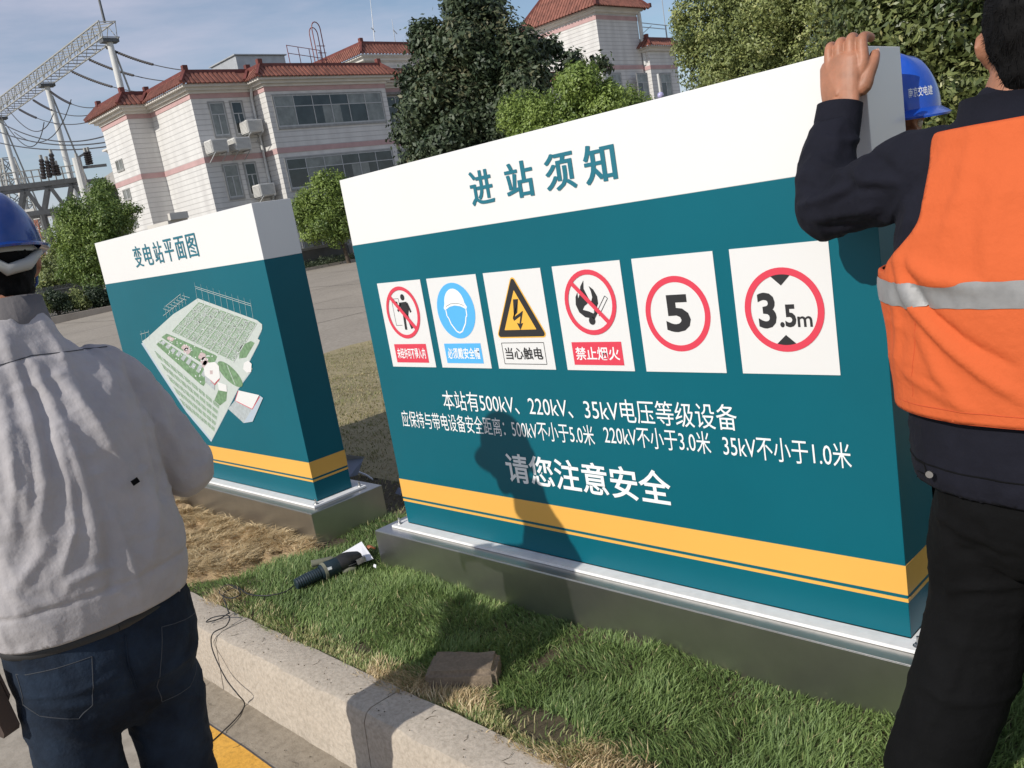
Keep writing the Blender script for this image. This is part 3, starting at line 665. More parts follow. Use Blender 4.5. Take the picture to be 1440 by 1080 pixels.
def window_x(root, X, y0, y1, z0, z1, cols, trans=.36, sash=2, label=None, seed=0):
    """window on a wall facing +x: recess frame, mullions, upper lights, sliding sashes"""
    fr = MB(); t = .07; d = .05
    fr.box(X+.0, X+d, y0-t, y1+t, z0-.16, z0-.04); fr.box(X, X+d-.01, y0-t, y0, z0-.038, z1); fr.box(X, X+d-.01, y1, y1+t, z0-.038, z1); fr.box(X, X+d-.01, y0-t, y1+t, z1+.002, z1+t)
    w = part('window', fr, M['sill'], root)
    zt = z1-(z1-z0)*trans; m = MB(); b_ = .045
    m.box(X+.006, X+.036, y0+.002, y1-.002, zt-b_/2, zt+b_/2); m.box(X+.006, X+.034, y0+.002, y1-.002, z0-.036, z0+b_); m.box(X+.006, X+.034, y0+.002, y1-.002, z1-b_, z1-.001)
    for i in range(cols+1):
        y = y0+.03+(y1-y0-.06)*i/cols; m.box(X+.007, X+.040, y-b_/2, y+b_/2, z0+b_+.001, z1-b_-.001)
    for i in range(cols):
        for k in range(1, sash): y = y0+.03+(y1-y0-.06)*(i+k/sash); m.box(X+.008, X+.033, y-.03, y+.03, z0+b_+.001, zt-b_/2-.001)
    part('frame', m, M['frame'], w)
    for i in range(cols):
        a = y0+.03+(y1-y0-.06)*i/cols; c = y0+.03+(y1-y0-.06)*(i+1)/cols
        g = MB(); g.box(X+.002, X+.014, a, c, zt, z1-.02); part('pane', g, gl(i+seed+1), w)
        for k in range(sash):
            g = MB(); g.box(X+.002, X+.014, a+(c-a)*k/sash, a+(c-a)*(k+1)/sash-.0, z0, zt); part('pane', g, gl(i*2+k+seed), w)
    return w
def window_y(root, Y, x0, x1, z0, z1, cols=2):
    fr = MB(); t = .07; d = .05
    fr.box(x0-t, x1+t, Y-d, Y, z0-.12, z0); fr.box(x0-t, x1+t, Y-d+.01, Y, z1, z1+t); fr.box(x0-t, x0, Y-d+.01, Y, z0+.001, z1-.001); fr.box(x1, x1+t, Y-d+.01, Y, z0+.001, z1-.001)
    w = part('window', fr, M['sill'], root); m = MB()
    for i in range(1, cols): x = x0+(x1-x0)*i/cols; m.box(x-.035, x+.035, Y-.035, Y-.005, z0, z1)
    part('frame', m, M['frame'], w)
    for i in range(cols): g = MB(); g.box(x0+(x1-x0)*i/cols, x0+(x1-x0)*(i+1)/cols, Y-.016, Y-.003, z0+.002, z1-.002); part('pane', g, gl(i+1), w)
window_x(bld, XB, YB+.40, YB+7.73, 7.85, 9.48, 6, seed=1); window_x(bld, XB, YB+.37, YB+7.73, 4.52, 6.10, 6, seed=4)
window_x(bld, XB, YB+.37, YB+7.73, 1.10, 2.85, 6, seed=2)
window_x(bld, XC, YB2+.5, YB2+5.6, 7.75, 9.48, 4, seed=3); window_x(bld, XC, YB2+.5, YB2+5.6, 4.4, 6.1, 4, seed=2); window_x(bld, XC, YB2+.5, YB2+5.6, 1.1, 2.9, 4, seed=5)
for z0, z1 in ((7.80, 9.48), (4.53, 6.22), (1.2, 2.9)):
    window_x(bld, XA, 21.12, 21.95, z0, z1, 1, seed=1); window_x(bld, XA, 22.38, 23.02, z0, z1, 1, seed=4)
for zc in (7.60, 5.93, 4.32, 2.6): window_y(bld, YN, -49.25, -48.35, zc-.24, zc+.24)
# lintel band at the recess, entrance canopy and side awnings near the ground floor
m = MB(); m.box(XC, XC+.5, YB2+.15, YC-.1, 3.3, 3.62); part('lintel', m, M['dstone'], bld); m = MB(); m.box(XC, XC+.25, YB2+.2, YC-.1, 9.46+.09, 9.70); part('lintel', m, M['dstone'], bld)
q = aty(207, 318, YN-1.2); m = MB(); m.box(q[0], XA-.4, YN-1.2, YN-.1, q[2]-.25, q[2]); m.box(q[0]+2.6, XA-.2, YN-1.1, YN-.12, q[2]+.003, q[2]+.35); part('canopy', m, M['cornice'], bld)
# downpipes
m = MB(); yp_ = YB-.16; m.tube([(XA+.12, yp_, ZP0), (XA+.12, yp_, .2)], .07, 8); m.tube([(XA+.12, yp_, ZP0-.1), (XA+.35, yp_, ZE-.1)], .08, 8); part('downpipe', m, M['pipe'], bld)
# upper storey at the back
XU = XB-9.0; YU = atx(513, 90, XU)[1]; ZU = atx(513, 90, XU)[2]; z0u = ZE+.3
fu = [(-75, YU), (XU, YU), (XU, YU+30), (-75, YU+30)]
m = MB(); m.prism(fu, 'z', ZE+.05, ZU+.2); part('upper_wall', m, M['clad'], bld)
m = MB(); m.prism(offs(fu, .25), 'z', ZU+.202, ZU+.42); m.prism(offs(fu, .46), 'z', ZU+.422, ZU+.56); part('upper_cornice', m, M['cornice'], bld)
mansard(bld, fu, ZU+.52, ZU+1.45, nopen=(2, 3), rib=.3)
m = MB(); m.tube([(XU+.2, YU+5.0, ZU+.3), (XU+.2, YU+5.0, ZE+.2)], .08, 8); part('downpipe', m, M['pipe'], bld)

# stair tower and its low wing, a separate block to the right
XT = -38.; qt = atx(836, 12, XT); YT = qt[1]; ZTe = qt[2]; yT2 = atx(896, 30, XT)[1]; xT1 = aty(745, 50, YT)[0]
tw = thing('stair_tower', 'tall white clad tower with steep red tiled hip roof above the trees', 'building', (XT, YT, 0))
ft = [(xT1, YT), (XT, YT), (XT, yT2), (xT1, yT2)]
m = MB(); m.prism(ft, 'z', -.3, ZTe-.25); part('wall', m, M['clad'], tw)
zb1 = atx(841, 22, XT)[2]; zb2 = atx(848, 95, XT)[2]
m = MB(); m.prism(offs(ft, .025), 'z', zb1-.25, zb1+.05); part('pink_band', m, M['pink'], tw); m = MB(); m.prism(offs(ft, .025), 'z', zb2-.15, zb2+.15); part('pink_band', m, M['pink'], tw)
m = MB(); m.prism(offs(ft, .2), 'z', ZTe-.248, ZTe-.05); m.prism(offs(ft, .4), 'z', ZTe-.048, ZTe+.08); part('cornice', m, M['cornice'], tw)
lo = offs(ft, .75); hi = offs(ft, -1.9); zt_ = ZTe+3.4; m = MB(); rb = MB(); rg = MB()
for i in range(4):
    j = (i+1) % 4; A, B, C, D = [np.array(q_) for q_ in ((*lo[i], ZTe+.08), (*lo[j], ZTe+.08), (*hi[j], zt_), (*hi[i], zt_))]
    m.add([A, B, C, D], [(0, 1, 2, 3)]); e = (B-A)/np.linalg.norm(B-A); l = np.linalg.norm(B-A); ph = (D-A)-e*((D-A)@e); ins = (D-A)@e; k = .15
    while k < l:
        t1 = min(1, k/ins, (l-k)/ins); nrm = np.cross(e, ph); nrm /= np.linalg.norm(nrm)
        if t1 > .03: rb.beam(A+e*k-ph*.015, A+e*k+ph*t1, .16, .09, up=nrm)
        k += .31
    rg = MB(); rg.beam(A+[0, 0, .05], D+[0, 0, .1], .18, .2); part('hip_ridge', rg, M['ridge'], tw); rg = MB(); rg.box(A[0]-.12, A[0]+.12, A[1]-.12, A[1]+.12, A[2], A[2]+.3); part('finial', rg, M['ridge'], tw)
m.add([(*q_, zt_) for q_ in hi], [(0, 1, 2, 3)])
part('roof_slope', m, M['tile'], tw); part('roof_tiles', rb, M['tile'], tw, kind='stuff')
m = MB(); m.tube([(XT+.15, yT2+.12, ZTe), (XT+.15, yT2+.12, ZTe-4)], .14, 8); part('downpipe', m, M['pipe'], tw); m = MB(); m.tube([(XT+.15, yT2+.3, ZTe-.2), (XT+.15, yT2+.3, ZTe-4)], .05, 6); part('downpipe', m, M['pipe'], tw)
XW = XT+.6; yw0 = yT2+.1; yw1 = atx(952, 90, XW)[1]; zwe = atx(915, 68, XW)[2]
fw = [(XT-8, yw0), (XW, yw0), (XW, yw1), (XT-8, yw1)]
wg = thing('tower_wing', 'low white clad wing with red tiled parapet to the right of the tower', 'building', (XW, yw0, 0))
m = MB(); m.prism(fw, 'z', -.3, zwe-.2); part('wall', m, M['clad'], wg)
zpb = atx(880, 95, XW)[2]; m = MB(); m.prism(offs(fw, .025), 'z', zpb-.13, zpb+.15); part('pink_band', m, M['pink'], wg)
m = MB(); m.prism(offs(fw, .2), 'z', zwe-.198, zwe); m.prism(offs(fw, .42), 'z', zwe+.002, zwe+.12); part('cornice', m, M['cornice'], wg); mansard(wg, fw, zwe+.05, zwe+.72, nopen=(2, 3), rib=.3)
for a, c in ((866, XT), (903, XW), (936, XW)):
    q0 = atx(a-8, 104, c); q1 = atx(a+8, 120, c); window_x(tw if a == 866 else wg, c, q0[1], q1[1], q1[2]-.9, q0[2], 1)
    q2 = q1[2]-3.3; window_x(tw if a == 866 else wg, c, q0[1], q1[1], q2-.9, q2+.8, 1)
# low front block between building and tower (entrance side), mostly behind the trees
m = MB(); lk = [(XC-6, YC+.02), (XC, YC+.02), (XC, YT+3), (XC-6, YT+3)]; m.prism(lk, 'z', -.3, 9.6)
ln = thing('link_block', 'white clad link block behind the dark magnolia', 'building', (XC, YC, 0)); part('wall', m, M['clad'], ln)
m = MB(); m.prism(offs(lk, .025), 'z', ZM0, ZM1); part('pink_band', m, M['pink'], ln); m = MB(); m.prism(offs(lk, .3), 'z', 9.602, 9.9); part('cornice', m, M['cornice'], ln)
mansard(ln, lk, 9.85, 10.7, nopen=(0, 2, 3), rib=.3); window_x(ln, XC, YC+1.5, YC+7, 4.4, 6.1, 4)

# roof-top pieces
qk = atx(326, 84, XA-2); r = thing('roof_tank', 'pale sheet metal tank room on the roof behind the tiled parapet', 'roof tank', (XA-3.2, qk[1]+1, ZE+.3))
q1 = atx(400, 78, XA-2)
m = MB(); m.box(XA-5, XA-2, atx(333, 90, XA-2)[1], q1[1], ZE+.302, q1[2]); part('tank_body', m, M['galv'], r, bev=.03)
m = MB(); m.box(XA-5.1, XA-1.9, atx(333, 90, XA-2)[1]-.1, q1[1]+.1, q1[2]+.002, q1[2]+.06); part('tank_lid', m, M['galv'], r)
ra = thing('roof_railing', 'thin dark pipe railing on the roof beside the tank', 'railing', (XA-1.5, q1[1], ZE+.3)); xr = XA-1.8; y0 = q1[1]+.15
for k in range(4):
    m = MB(); y = y0+.75*k; m.tube([(xr, y, ZE+.3), (xr, y, q1[2]+.55-.1*k)], .025, 5); part('post', m, M['redpaint'], ra)
for dz in (0, .45): m = MB(); m.tube([(xr, y0, q1[2]+.53-dz), (xr, y0+2.25, q1[2]+.25-dz)], .022, 5); part('rail', m, M['redpaint'], ra)
# cage of the roof ladder
xl = XB-5.; la = thing('roof_ladder', 'dark red hooped access ladder rising above the tiled roof', 'ladder', atx(460, 96, xl))
def hoop(px):
    b0 = atx(px, 98, xl); t0 = atx(px-6, 36, xl); wd = .62; pts = [(xl, b0[1], b0[2]-1), (xl, b0[1], t0[2]-.2)]
    for t in np.linspace(math.pi, 0, 9): pts.append((xl, b0[1]+wd/2+wd/2*math.cos(t), t0[2]-.2+.42*math.sin(t)))
    pts += [(xl, b0[1]+wd, b0[2]-1)]; return pts
for dx, px in ((0, 450), (1.3, 462)):
    m = MB(); p = hoop(px); m.tube([(q_[0]-dx, q_[1], q_[2]) for q_ in p], .035, 6); part('stile', m, M['redpaint'], la)
b0 = atx(452, 98, xl)
for k in range(3): m = MB(); z = b0[2]+.6+.42*k; m.tube([(xl, b0[1], z), (xl, b0[1]+.62, z)], .025, 5); part('rung', m, M['redpaint'], la)
for nm, px, pt, pb, X in (('thin steel lightning rod on the upper roof left of the magnolia', 522, 0, 47, XU-2), ('short thin steel rod on the upper roof close to the magnolia', 553, 33, 50, XU-2)):
    a, c = atx(px+1, pb+6, X), atx(px-2, pt-6, X); r = thing('lightning_rod', nm, 'lightning rod', a); m = MB(); m.tube([a-[0, 0, 2], c], [.05, .015], 6); part('mast', m, M['galv'], r)
    m = MB(); q = atx(px, pb-8, X); m.beam(q, q+[0, .3, -.3], .05); part('brace', m, M['galv'], r)
# bracket on the wing roof
r = thing('roof_bracket', 'thin steel pipe frame on the wing roof by the tower', 'pipe frame', (XW-1, yw0+1, zwe+.6)); X = XW-.8
P_ = lambda a, b_: atx(a, b_, X)
for i, (a, c, w_) in enumerate((((901, 32), (938, 36), .05), ((903, 38), (937, 41), .05), ((903, 48), (916, 36), .04), ((936, 36), (939, 60), .06), ((931, 0), (938, 58), .04), ((901, 32), (903, 48), .04))):
    m = MB(); m.beam(P_(*a), P_(*c), w_, w_); part('rail' if i < 2 else 'strut', m, M['galv'], r)

# air conditioners on brackets
def ac_unit():
    r = thing('air_conditioner', 'x', 'air conditioner', (0, 0, 0), 'outdoor air conditioner units on the office wall')
    m = MB(); m.box(.05, .85, -.46, .46, 0, .66); part('casing', m, M['acwhite'], r, bev=.02)
    m = MB(); m.box(.855, .860, -.40, .40, .06, .60); m.box(.10, .80, -.466, -.461, .06, .60); part('vent_opening', m, M['acgrille'], r)
    for k in range(9): m = MB(); m.box(.862, .885, -.42, .42, .065+.062*k, .108+.062*k); m.box(.08, .82, -.490, -.468, .065+.062*k, .108+.062*k); part('louvre', m, M['acwhite'], r)
    for s in (-.35, .35): m = MB(); m.beam((0, s, -.03), (.9, s, -.03), .05, .05); m.beam((0, s, -.45), (.8, s, -.05), .035, .035); part('bracket', m, M['frame'], r)
    return r
proto = ac_unit()
for i, (px, py, X, lab) in enumerate(((300, 214, XA, 'white outdoor unit under the upper left window, leftmost of its pair'), (333, 211, XA, 'white outdoor unit under the upper window, right one of the low pair'),
                                 (350, 186, XA, 'white outdoor unit hung highest, beside the downpipe'), (368, 276, XA, 'white outdoor unit hung lowest, just above the far sign'))):
    c = proto if i == 0 else copy_tree(proto); q = atx(px, py, X+.85); c.location = (X, q[1]+.46, q[2]); c['label'] = lab
# dark low planter wall and a pale coping in front of the building
r = thing('planter_wall', 'dark stone planter wall with grey coping below the building', 'planter', (-37.4, 24, 0)); X = -37.4
a = atx(428, 376, X); b_ = atx(493, 366, X); t = atx(428, 353, X); m = MB(); m.box(X-.5, X, a[1]-3, b_[1], -.2, t[2]); part('wall', m, M['dark'], r); m = MB(); m.box(X-.6, X+.08, a[1]-3, b_[1]+.1, t[2]+.002, t[2]+.14); part('coping', m, M['dstone'], r)
m = MB(); m.box(X-.35, X-.1, b_[1]+.1, b_[1]+.35, -.2, t[2]-.1); part('end_post', m, M['dstone'], r)
g = MB(); y_ = -10.; g.box(-36.9, -36.6, 5, 60, -.2, .20); o = part('far_kerb', g, M['kerb']); o['kind'] = 'structure'
g = MB(); g.box(-39.7, -36.9, 5, 60, -.25, .14); o = part('planting_bed', g, M['soil']); o['kind'] = 'structure'

# ================================================================== SUBSTATION
M['gwhite'] = mat('gantry_white', (.60, .60, .58), .6, var=.1, vscale=.4); M['gsteel'] = mat('gantry_lattice', (.34, .34, .32), .6, var=.1)
M['dsteel'] = mat('dark_lattice', (.10, .105, .11), .6, var=.2); M['insul'] = mat('insulator_brown', (.035, .030, .03), .35); M['wire'] = mat('wire', (.05, .05, .055), .5)
HG = 24.
def gant(px, py): return atz(px, py, HG)
g1, g2, g3 = gant(155, 60), gant(70, 122), gant(8, 168); YG = 36.2
gr = thing('gantry', 'white tubular substation gantry with lattice beam and lightning rod', 'gantry', (g1[0], YG, 0))
xs_ = [g1[0], g2[0], g3[0], g3[0]*2-g2[0]]
for i, x_ in enumerate(xs_):
    for s in (0, 1.0) if False else (0,):
        m = MB(); m.tube([(x_, YG, -.5), (x_+.0, YG, HG)], [.42, .30], 12); part('column', m, M['gwhite'], gr, smooth=40)
    m = MB(); m.tube([(x_+.2, YG+3.6, -.5), (x_, YG+.3, HG-1)], [.12, .1], 6); part('stay', m, M['gsteel'], gr)
    m = MB(); m.box(x_-.5, x_+.5, YG-.8, YG+.8, HG, HG+.3); part('cap', m, M['dsteel'], gr)
m = MB(); x0_, x1_ = xs_[-1]-20, xs_[0]+.6; hb = 1.5; wb = .8
for dy in (-wb, wb):
    for dz in (.4, .4+hb): m.beam((x0_, YG+dy, HG+dz), (x1_, YG+dy, HG+dz), .12)
k = 0; x_ = x0_
while x_ < x1_-.1:
    xe = min(x_+1.5, x1_)
    for dy in (-wb, wb):
        a, c = (.4, .4+hb) if k % 2 else (.4+hb, .4); m.beam((x_, YG+dy, HG+a), (xe, YG+dy, HG+c), .06)
    m.beam((x_, YG-wb, HG+.4+hb), (xe, YG+wb, HG+.4+hb), .08); m.beam((xe, YG-wb, HG+.4), (xe, YG+wb, HG+.4), .08); m.beam((xe, YG-wb, HG+.4), (xe, YG-wb, HG+.4+hb), .08); x_ = xe; k += 1
part('lattice_beam', m, M['gsteel'], gr, kind='stuff')
m = MB(); m.tube([(xs_[0], YG, HG+1.9), (xs_[0], YG, HG+8), (xs_[0], YG, HG+17)], [.14, .10, .03], 6); part('lightning_rod', m, M['dsteel'], gr)
def wire(label, a, b_, sag, group='substation conductors', ins=0, r=.05):
    w = thing('power_line', label, 'power line', a, group); pts = [a+(b_-a)*t+np.array([0, 0, -4*sag*t*(1-t)]) for t in np.linspace(0, 1, 20)]
    m = MB(); m.tube(pts, r, 5); part('conductor', m, M['wire'], w)
    if ins:
        L_ = np.linalg.norm(b_-a); n_ = int(ins/.3); m = MB()
        p0 = a+(b_-a)*.03; 
        for k in range(n_):
            t = .02+k*.3/L_; c = a+(b_-a)*t+np.array([0, 0, -4*sag*t*(1-t)]); d = (b_-a)/L_; m.tube([c-d*.12, c+d*.12], [.15, .11], 6)
        part('insulator_string', m, M['insul'], w, kind='stuff')
def bp(px, py): q = ray(px, py); t = (YG-CP[1])/q[1]; return CP+q*t
def dd(px, py, D): return atd(px, py, D)
ends = [((148, 66), (330, 97), 88), ((124, 83), (300, 112), 92), ((100, 100), (262, 128), 96), ((70, 128), (152, 146), 100), ((46, 140), (140, 158), 102), ((26, 153), (130, 170), 104)]
for i, (a, c, D) in enumerate(ends):
    wire(['upper conductor from the beam by the tallest column', 'second conductor below the tallest column', 'third conductor crossing the tallest column', 'upper conductor at the middle column', 'second conductor at the middle column', 'third conductor at the middle column'][i], bp(*a), dd(*c, D), 1.0, ins=6)
for i, (a, c, s) in enumerate((((0, 172), (152, 190), 1.2), ((0, 186), (160, 198), .8), ((0, 201), (170, 203), .6))):
    wire(['highest of the three lower conductors left of the office', 'middle of the three lower conductors left of the office', 'lowest of the three lower conductors left of the office'][i], dd(*a, 112), dd(*c, 85), s, r=.06)
for i, (a, c, s) in enumerate((((10, 152), (75, 160), 2.2), ((0, 162), (62, 172), 3.), ((20, 186), (100, 140), 2.5))):
    wire(['slack jumper loop under the left beam', 'long slack jumper loop left of the middle column', 'slack jumper loop right of the middle column'][i], dd(*a, 118), dd(*c, 104), s, 'jumper loops')
# dark steel lattice platform beam in the switchyard
r = thing('switchyard_truss', 'dark grey steel truss frame at the left edge behind the shrubs', 'steel truss', dd(60, 330, 62)); D = 62
pa, pb = dd(-60, 262, D), dd(117, 252, D); up = lambda p, z: np.array([p[0], p[1], z])
ztop = pb[2]; zbt = dd(110, 292, D)[2]; n_ = 10
for dz, nm in ((0, 'top_chord'), (ztop-zbt, 'bottom_chord')):
    m = MB(); m.beam(up(pa, ztop-dz), up(pb, ztop-dz), .34, .30); m.beam(up(pa, ztop-dz)+[-1.5, 2, 0], up(pb, ztop-dz)+[-1.5, 2, 0], .3, .28); part(nm, m, M['dsteel'], r)
for k in range(n_):
    a = pa+(pb-pa)*k/n_; c = pa+(pb-pa)*(k+1)/n_; m = MB()
    m.beam(up(a, ztop if k % 2 else zbt), up(c, zbt if k % 2 else ztop), .22); m.beam(up(a, ztop if k % 2 else zbt)+[-1.5, 2, 0], up(c, zbt if k % 2 else ztop)+[-1.5, 2, 0], .2); part('diagonal', m, M['dsteel'], r)
for t in (.08, .38, .70):
    c = pa+(pb-pa)*t; m = MB(); m.tube([up(c, ROAD-.1), up(c, zbt)], .28, 8); m.tube([up(c, ROAD-.1)+[-1.5, 2, 0], up(c, zbt)+[-1.5, 2, 0]], .25, 8); part('leg', m, M['dsteel'], r)
for k in range(16):
    c = pa+(pb-pa)*(k+.5)/16; m = MB(); m.beam(up(c, ztop+.15), up(c, ztop+.9), .07); part('rail_post', m, M['gsteel'], r)
for dz in (.5, .9): m = MB(); m.beam(up(pa, ztop+dz), up(pb, ztop+dz), .06); part('handrail', m, M['gsteel'], r)
# post insulators standing over the truss
for i, (px, pt, pb_) in enumerate(((58, 224, 252), (66, 226, 250), (72, 216, 247), (79, 232, 247), (108, 222, 236), (120, 214, 232), (124, 213, 231))):
    a, c = dd(px+4, pb_, 60), dd(px, pt, 60); s = thing('post_insulator', ['leftmost dark ribbed insulator over the truss', 'second dark ribbed insulator over the truss', 'tallest dark ribbed insulator over the truss', 'short dark insulator right of the tallest one', 'dark insulator left on the grey pole', 'dark insulator pair on the grey pole arm, left one', 'dark insulator pair on the grey pole arm, right one'][i], 'insulator', a, 'dark ribbed switchyard insulators')
    m = MB(); n_ = 12; pts = [a+(c-a)*k/n_ for k in range(n_+1)]; m.tube(pts, [.17 if k % 2 else .11 for k in range(n_+1)], 10); part('ribbed_body', m, M['insul'], s)
    m = MB(); m.tube([c, c+[0, 0, .25]], .1, 6); part('cap', m, M['gsteel'], s)
r = thing('switch_pole', 'grey steel pole with a cross arm left of the office building', 'pole', dd(120, 300, 60)); a, c = dd(118, 270, 60), dd(107, 222, 60)
m = MB(); m.tube([up(a, ROAD), c], [.32, .26], 10); part('pole', m, M['gwhite'], r); m = MB(); m.beam(dd(104, 225, 60), dd(124, 213, 60), .12); part('cross_arm', m, M['dsteel'], r)
m = MB(); m.beam(dd(112, 236, 60), dd(150, 232, 60), .16); part('cross_arm', m, M['dsteel'], r)
# pale shed roof behind the tree
r = thing('switchgear_shed', 'low pale roofed shed between the truss and the office', 'shed', dd(140, 262, 68)); D = 68
a, c = dd(112, 262, D), dd(166, 236, D); m = MB(); q0, q1_ = dd(92, 280, D), dd(175, 262, D)
m.add([a+[0, 0, -.4], c+[0, 0, 0], c+[-2, 6, 1.5], a+[-2, 6, 1.1], a+[0, 0, -.9], c+[0, 0, -.9], c+[-2, 6, .6], a+[-2, 6, .2]], [(0, 1, 2, 3), (0, 4, 5, 1), (1, 5, 6, 2), (3, 2, 6, 7), (0, 3, 7, 4), (4, 7, 6, 5)]); part('roof', m, M['cornice'], r)
m = MB(); m.add([up(a, ROAD), up(c, ROAD), c+[-.2, .2, -.95], a+[-.2, .2, -.95], up(a, ROAD)+[-2, 6, 0], up(c, ROAD)+[-2, 6, 0], c+[-2, 6, -.1], a+[-2, 6, -.1]], [(0, 1, 2, 3), (4, 7, 6, 5), (0, 3, 7, 4), (1, 5, 6, 2), (3, 2, 6, 7)]); part('wall', m, M['dark'], r)
# red and white lattice tower far off
def lattice(label, base, h, w0, w1, mt, r_=.05, nseg=9, col='lattice_tower'):
    t = thing(col, label, 'lattice tower', base); base = np.array(base); m = MB(); lv = []
    for k in range(nseg+1):
        f_ = k/nseg; w = w0+(w1-w0)*f_; lv.append([base+np.array([sx*w/2, sy*w/2, h*f_]) for sx, sy in ((-1, -1), (1, -1), (1, 1), (-1, 1))])
    for i in range(4): mm_ = MB(); mm_.beam(lv[0][i], lv[-1][i], r_*2); part('corner_post', mm_, mt, t)
    for k in range(nseg):
        for i in range(4): m.beam(lv[k][i], lv[k+1][(i+1) % 4], r_); m.beam(lv[k+1][i], lv[k+1][(i+1) % 4], r_); m.beam(lv[k][(i+1) % 4], lv[k+1][i], r_)
    part('bracing', m, mt, t, kind='stuff'); return t
M['orange'] = mat('orange_paint', (.30, .12, .08), .8)
b0 = dd(68, 350, 70); lattice('small orange lattice mast behind the truss', (b0[0], b0[1], ROAD), dd(62, 305, 70)[2]-ROAD, 1.3, .6, M['orange'], .035)
b0 = dd(30, 300, 150); lattice('far grey transmission tower left of the gantry columns', (b0[0], b0[1], ROAD), dd(18, 222, 150)[2]-ROAD, 6, 1.6, M['gsteel'], .12)
# yard equipment behind the truss, pale pipes
for i, (px, pt) in enumerate(((22, 300), (46, 306), (90, 300), (100, 318))):
    b0 = dd(px+8, 360, 66); r = thing('bus_support', ['leftmost pale bus support in the yard', 'second pale bus support in the yard', 'third pale bus support in the yard', 'rightmost pale bus support in the yard'][i], 'bus support', (b0[0], b0[1], ROAD), 'pale bus supports under the truss')
    z1 = dd(px, pt, 66)[2]; m = MB(); m.tube([(b0[0], b0[1], ROAD), (b0[0], b0[1], z1)], .16, 8); part('post', m, M['gwhite'], r); m = MB(); m.beam((b0[0]-1.2, b0[1]-1.2, z1), (b0[0]+1.2, b0[1]+1.2, z1), .2); part('arm', m, M['gwhite'], r)

# ================================================================== TREES AND SHRUBS
M['bark'] = mat('bark', (.085, .065, .048), .9, var=.35, vscale=8, bump=.6, bscale=20, bdist=.03)
M['lf_dark'] = leaf_mat('magnolia_leaf', (.018, .036, .016), (.085, .115, .055), (.15, .145, .075), trans=.15, rough=.55)
M['lf_mid'] = leaf_mat('camphor_leaf', (.10, .135, .045), (.33, .37, .125), (.48, .47, .19), trans=.26, rough=.5)
M['lf_light'] = leaf_mat('light_camphor_leaf', (.09, .15, .035), (.28, .37, .09), (.24, .32, .07), trans=.32, rough=.5)
M['lf_bigdark'] = leaf_mat('broad_leaf', (.05, .075, .022), (.22, .25, .085), (.42, .41, .18), trans=.2, rough=.42)
def leaves(n, lobes, size, seed, asp=.45, shell=.5, base_tone=.45, tv=.22, droop=0., clump=0, cup=.0):
    r = np.random.default_rng(seed); vol = np.array([l[3]*l[4]*l[5] for l in lobes])**(2/3.); which = r.choice(len(lobes), n, p=vol/vol.sum())
    Lb = np.array(lobes)[which]; d = r.normal(0, 1, (n, 3)); d /= np.linalg.norm(d, axis=1)[:, None]
    rad = 1-shell*r.random(n)**1.6; c = Lb[:, :3]+d*Lb[:, 3:6]*rad[:, None]
    # uneven outline: twigs push out or fall back together
    bump = vnoise(c, 1.3/size*.16, seed)*.20+vnoise(c, .55/size*.16, seed+1)*.16; c = c+d*Lb[:, 3:6]*bump[:, None]
    if clump:
        k = r.integers(0, n, n//clump); c = np.repeat(c[k], clump, 0)+r.normal(0, size*.55, (len(k)*clump, 3)); d = np.repeat(d[k], clump, 0); which = np.repeat(which[k], clump); n = len(c)
    nr = d*1.1+r.normal(0, .50, (n, 3))+[0, 0, .32]; nr /= np.linalg.norm(nr, axis=1)[:, None]
    t = np.cross(nr, r.normal(0, 1, (n, 3))); t /= np.linalg.norm(t, axis=1)[:, None]; t[:, 2] -= droop; b_ = np.cross(nr, t)
    s = size*r.uniform(.6, 1.25, n)[:, None]
    P0 = c-t*s*.5; P1 = c+b_*s*asp*.5; P2 = c+t*s*.5+nr*s*cup; P3 = c-b_*s*asp*.5
    V = np.stack([P0, P1, P2, P3], 1).reshape(-1, 3)
    lt = r.normal(0, .16, len(lobes)); tone = np.clip(base_tone+lt[which]+r.normal(0, tv, n)+.18*vnoise(c, 1/(size*9), seed+3), 0, 1)
    return V, tone
def leafmesh(name, V, tone, m, parent):
    n = len(V)//4; V = V-org_of(parent); me = bpy.data.meshes.new(name); me.vertices.add(4*n); me.vertices.foreach_set('co', V.ravel()); me.loops.add(4*n); me.loops.foreach_set('vertex_index', np.arange(4*n))
    me.polygons.add(n); me.polygons.foreach_set('loop_start', np.arange(n)*4); me.update(calc_edges=True); set_tone(me, tone); o = link(name, me, m, parent); return o
def tree(label, base, lobes, n, size, m, seed, name='tree', cat='tree', trunk=.18, split=.35, group=None, **kw):
    base = np.array(base, float); r = thing(name, label, cat, base, group); rr = random.Random(seed)
    L0 = np.array(lobes); cen = L0[:, :3].mean(0); top = L0[:, 2].max()
    fork = base+(cen-base)*split; m1 = MB(); m1.tube([base-[0, 0, .2], base+(fork-base)*.5+[rr.uniform(-.05, .05), 0, 0], fork], [trunk*1.25, trunk, trunk*.8], 9); part('trunk', m1, M['bark'], r, smooth=50)
    for l in sorted(lobes, key=lambda q_: -q_[3]*q_[4]*q_[5])[:9]:
        c = np.array(l[:3]); mid = fork+(c-fork)*.5+[rr.uniform(-.1, .1), rr.uniform(-.1, .1), .12*np.linalg.norm(c-fork)]; m1 = MB(); m1.tube([fork-(fork-base)*.08, mid, c], [trunk*.6, trunk*.35, trunk*.12], 6); part('limb', m1, M['bark'], r, smooth=50)
    V, t = leaves(n, lobes, size, seed, **kw); leafmesh('crown', V, t, m, r); return r
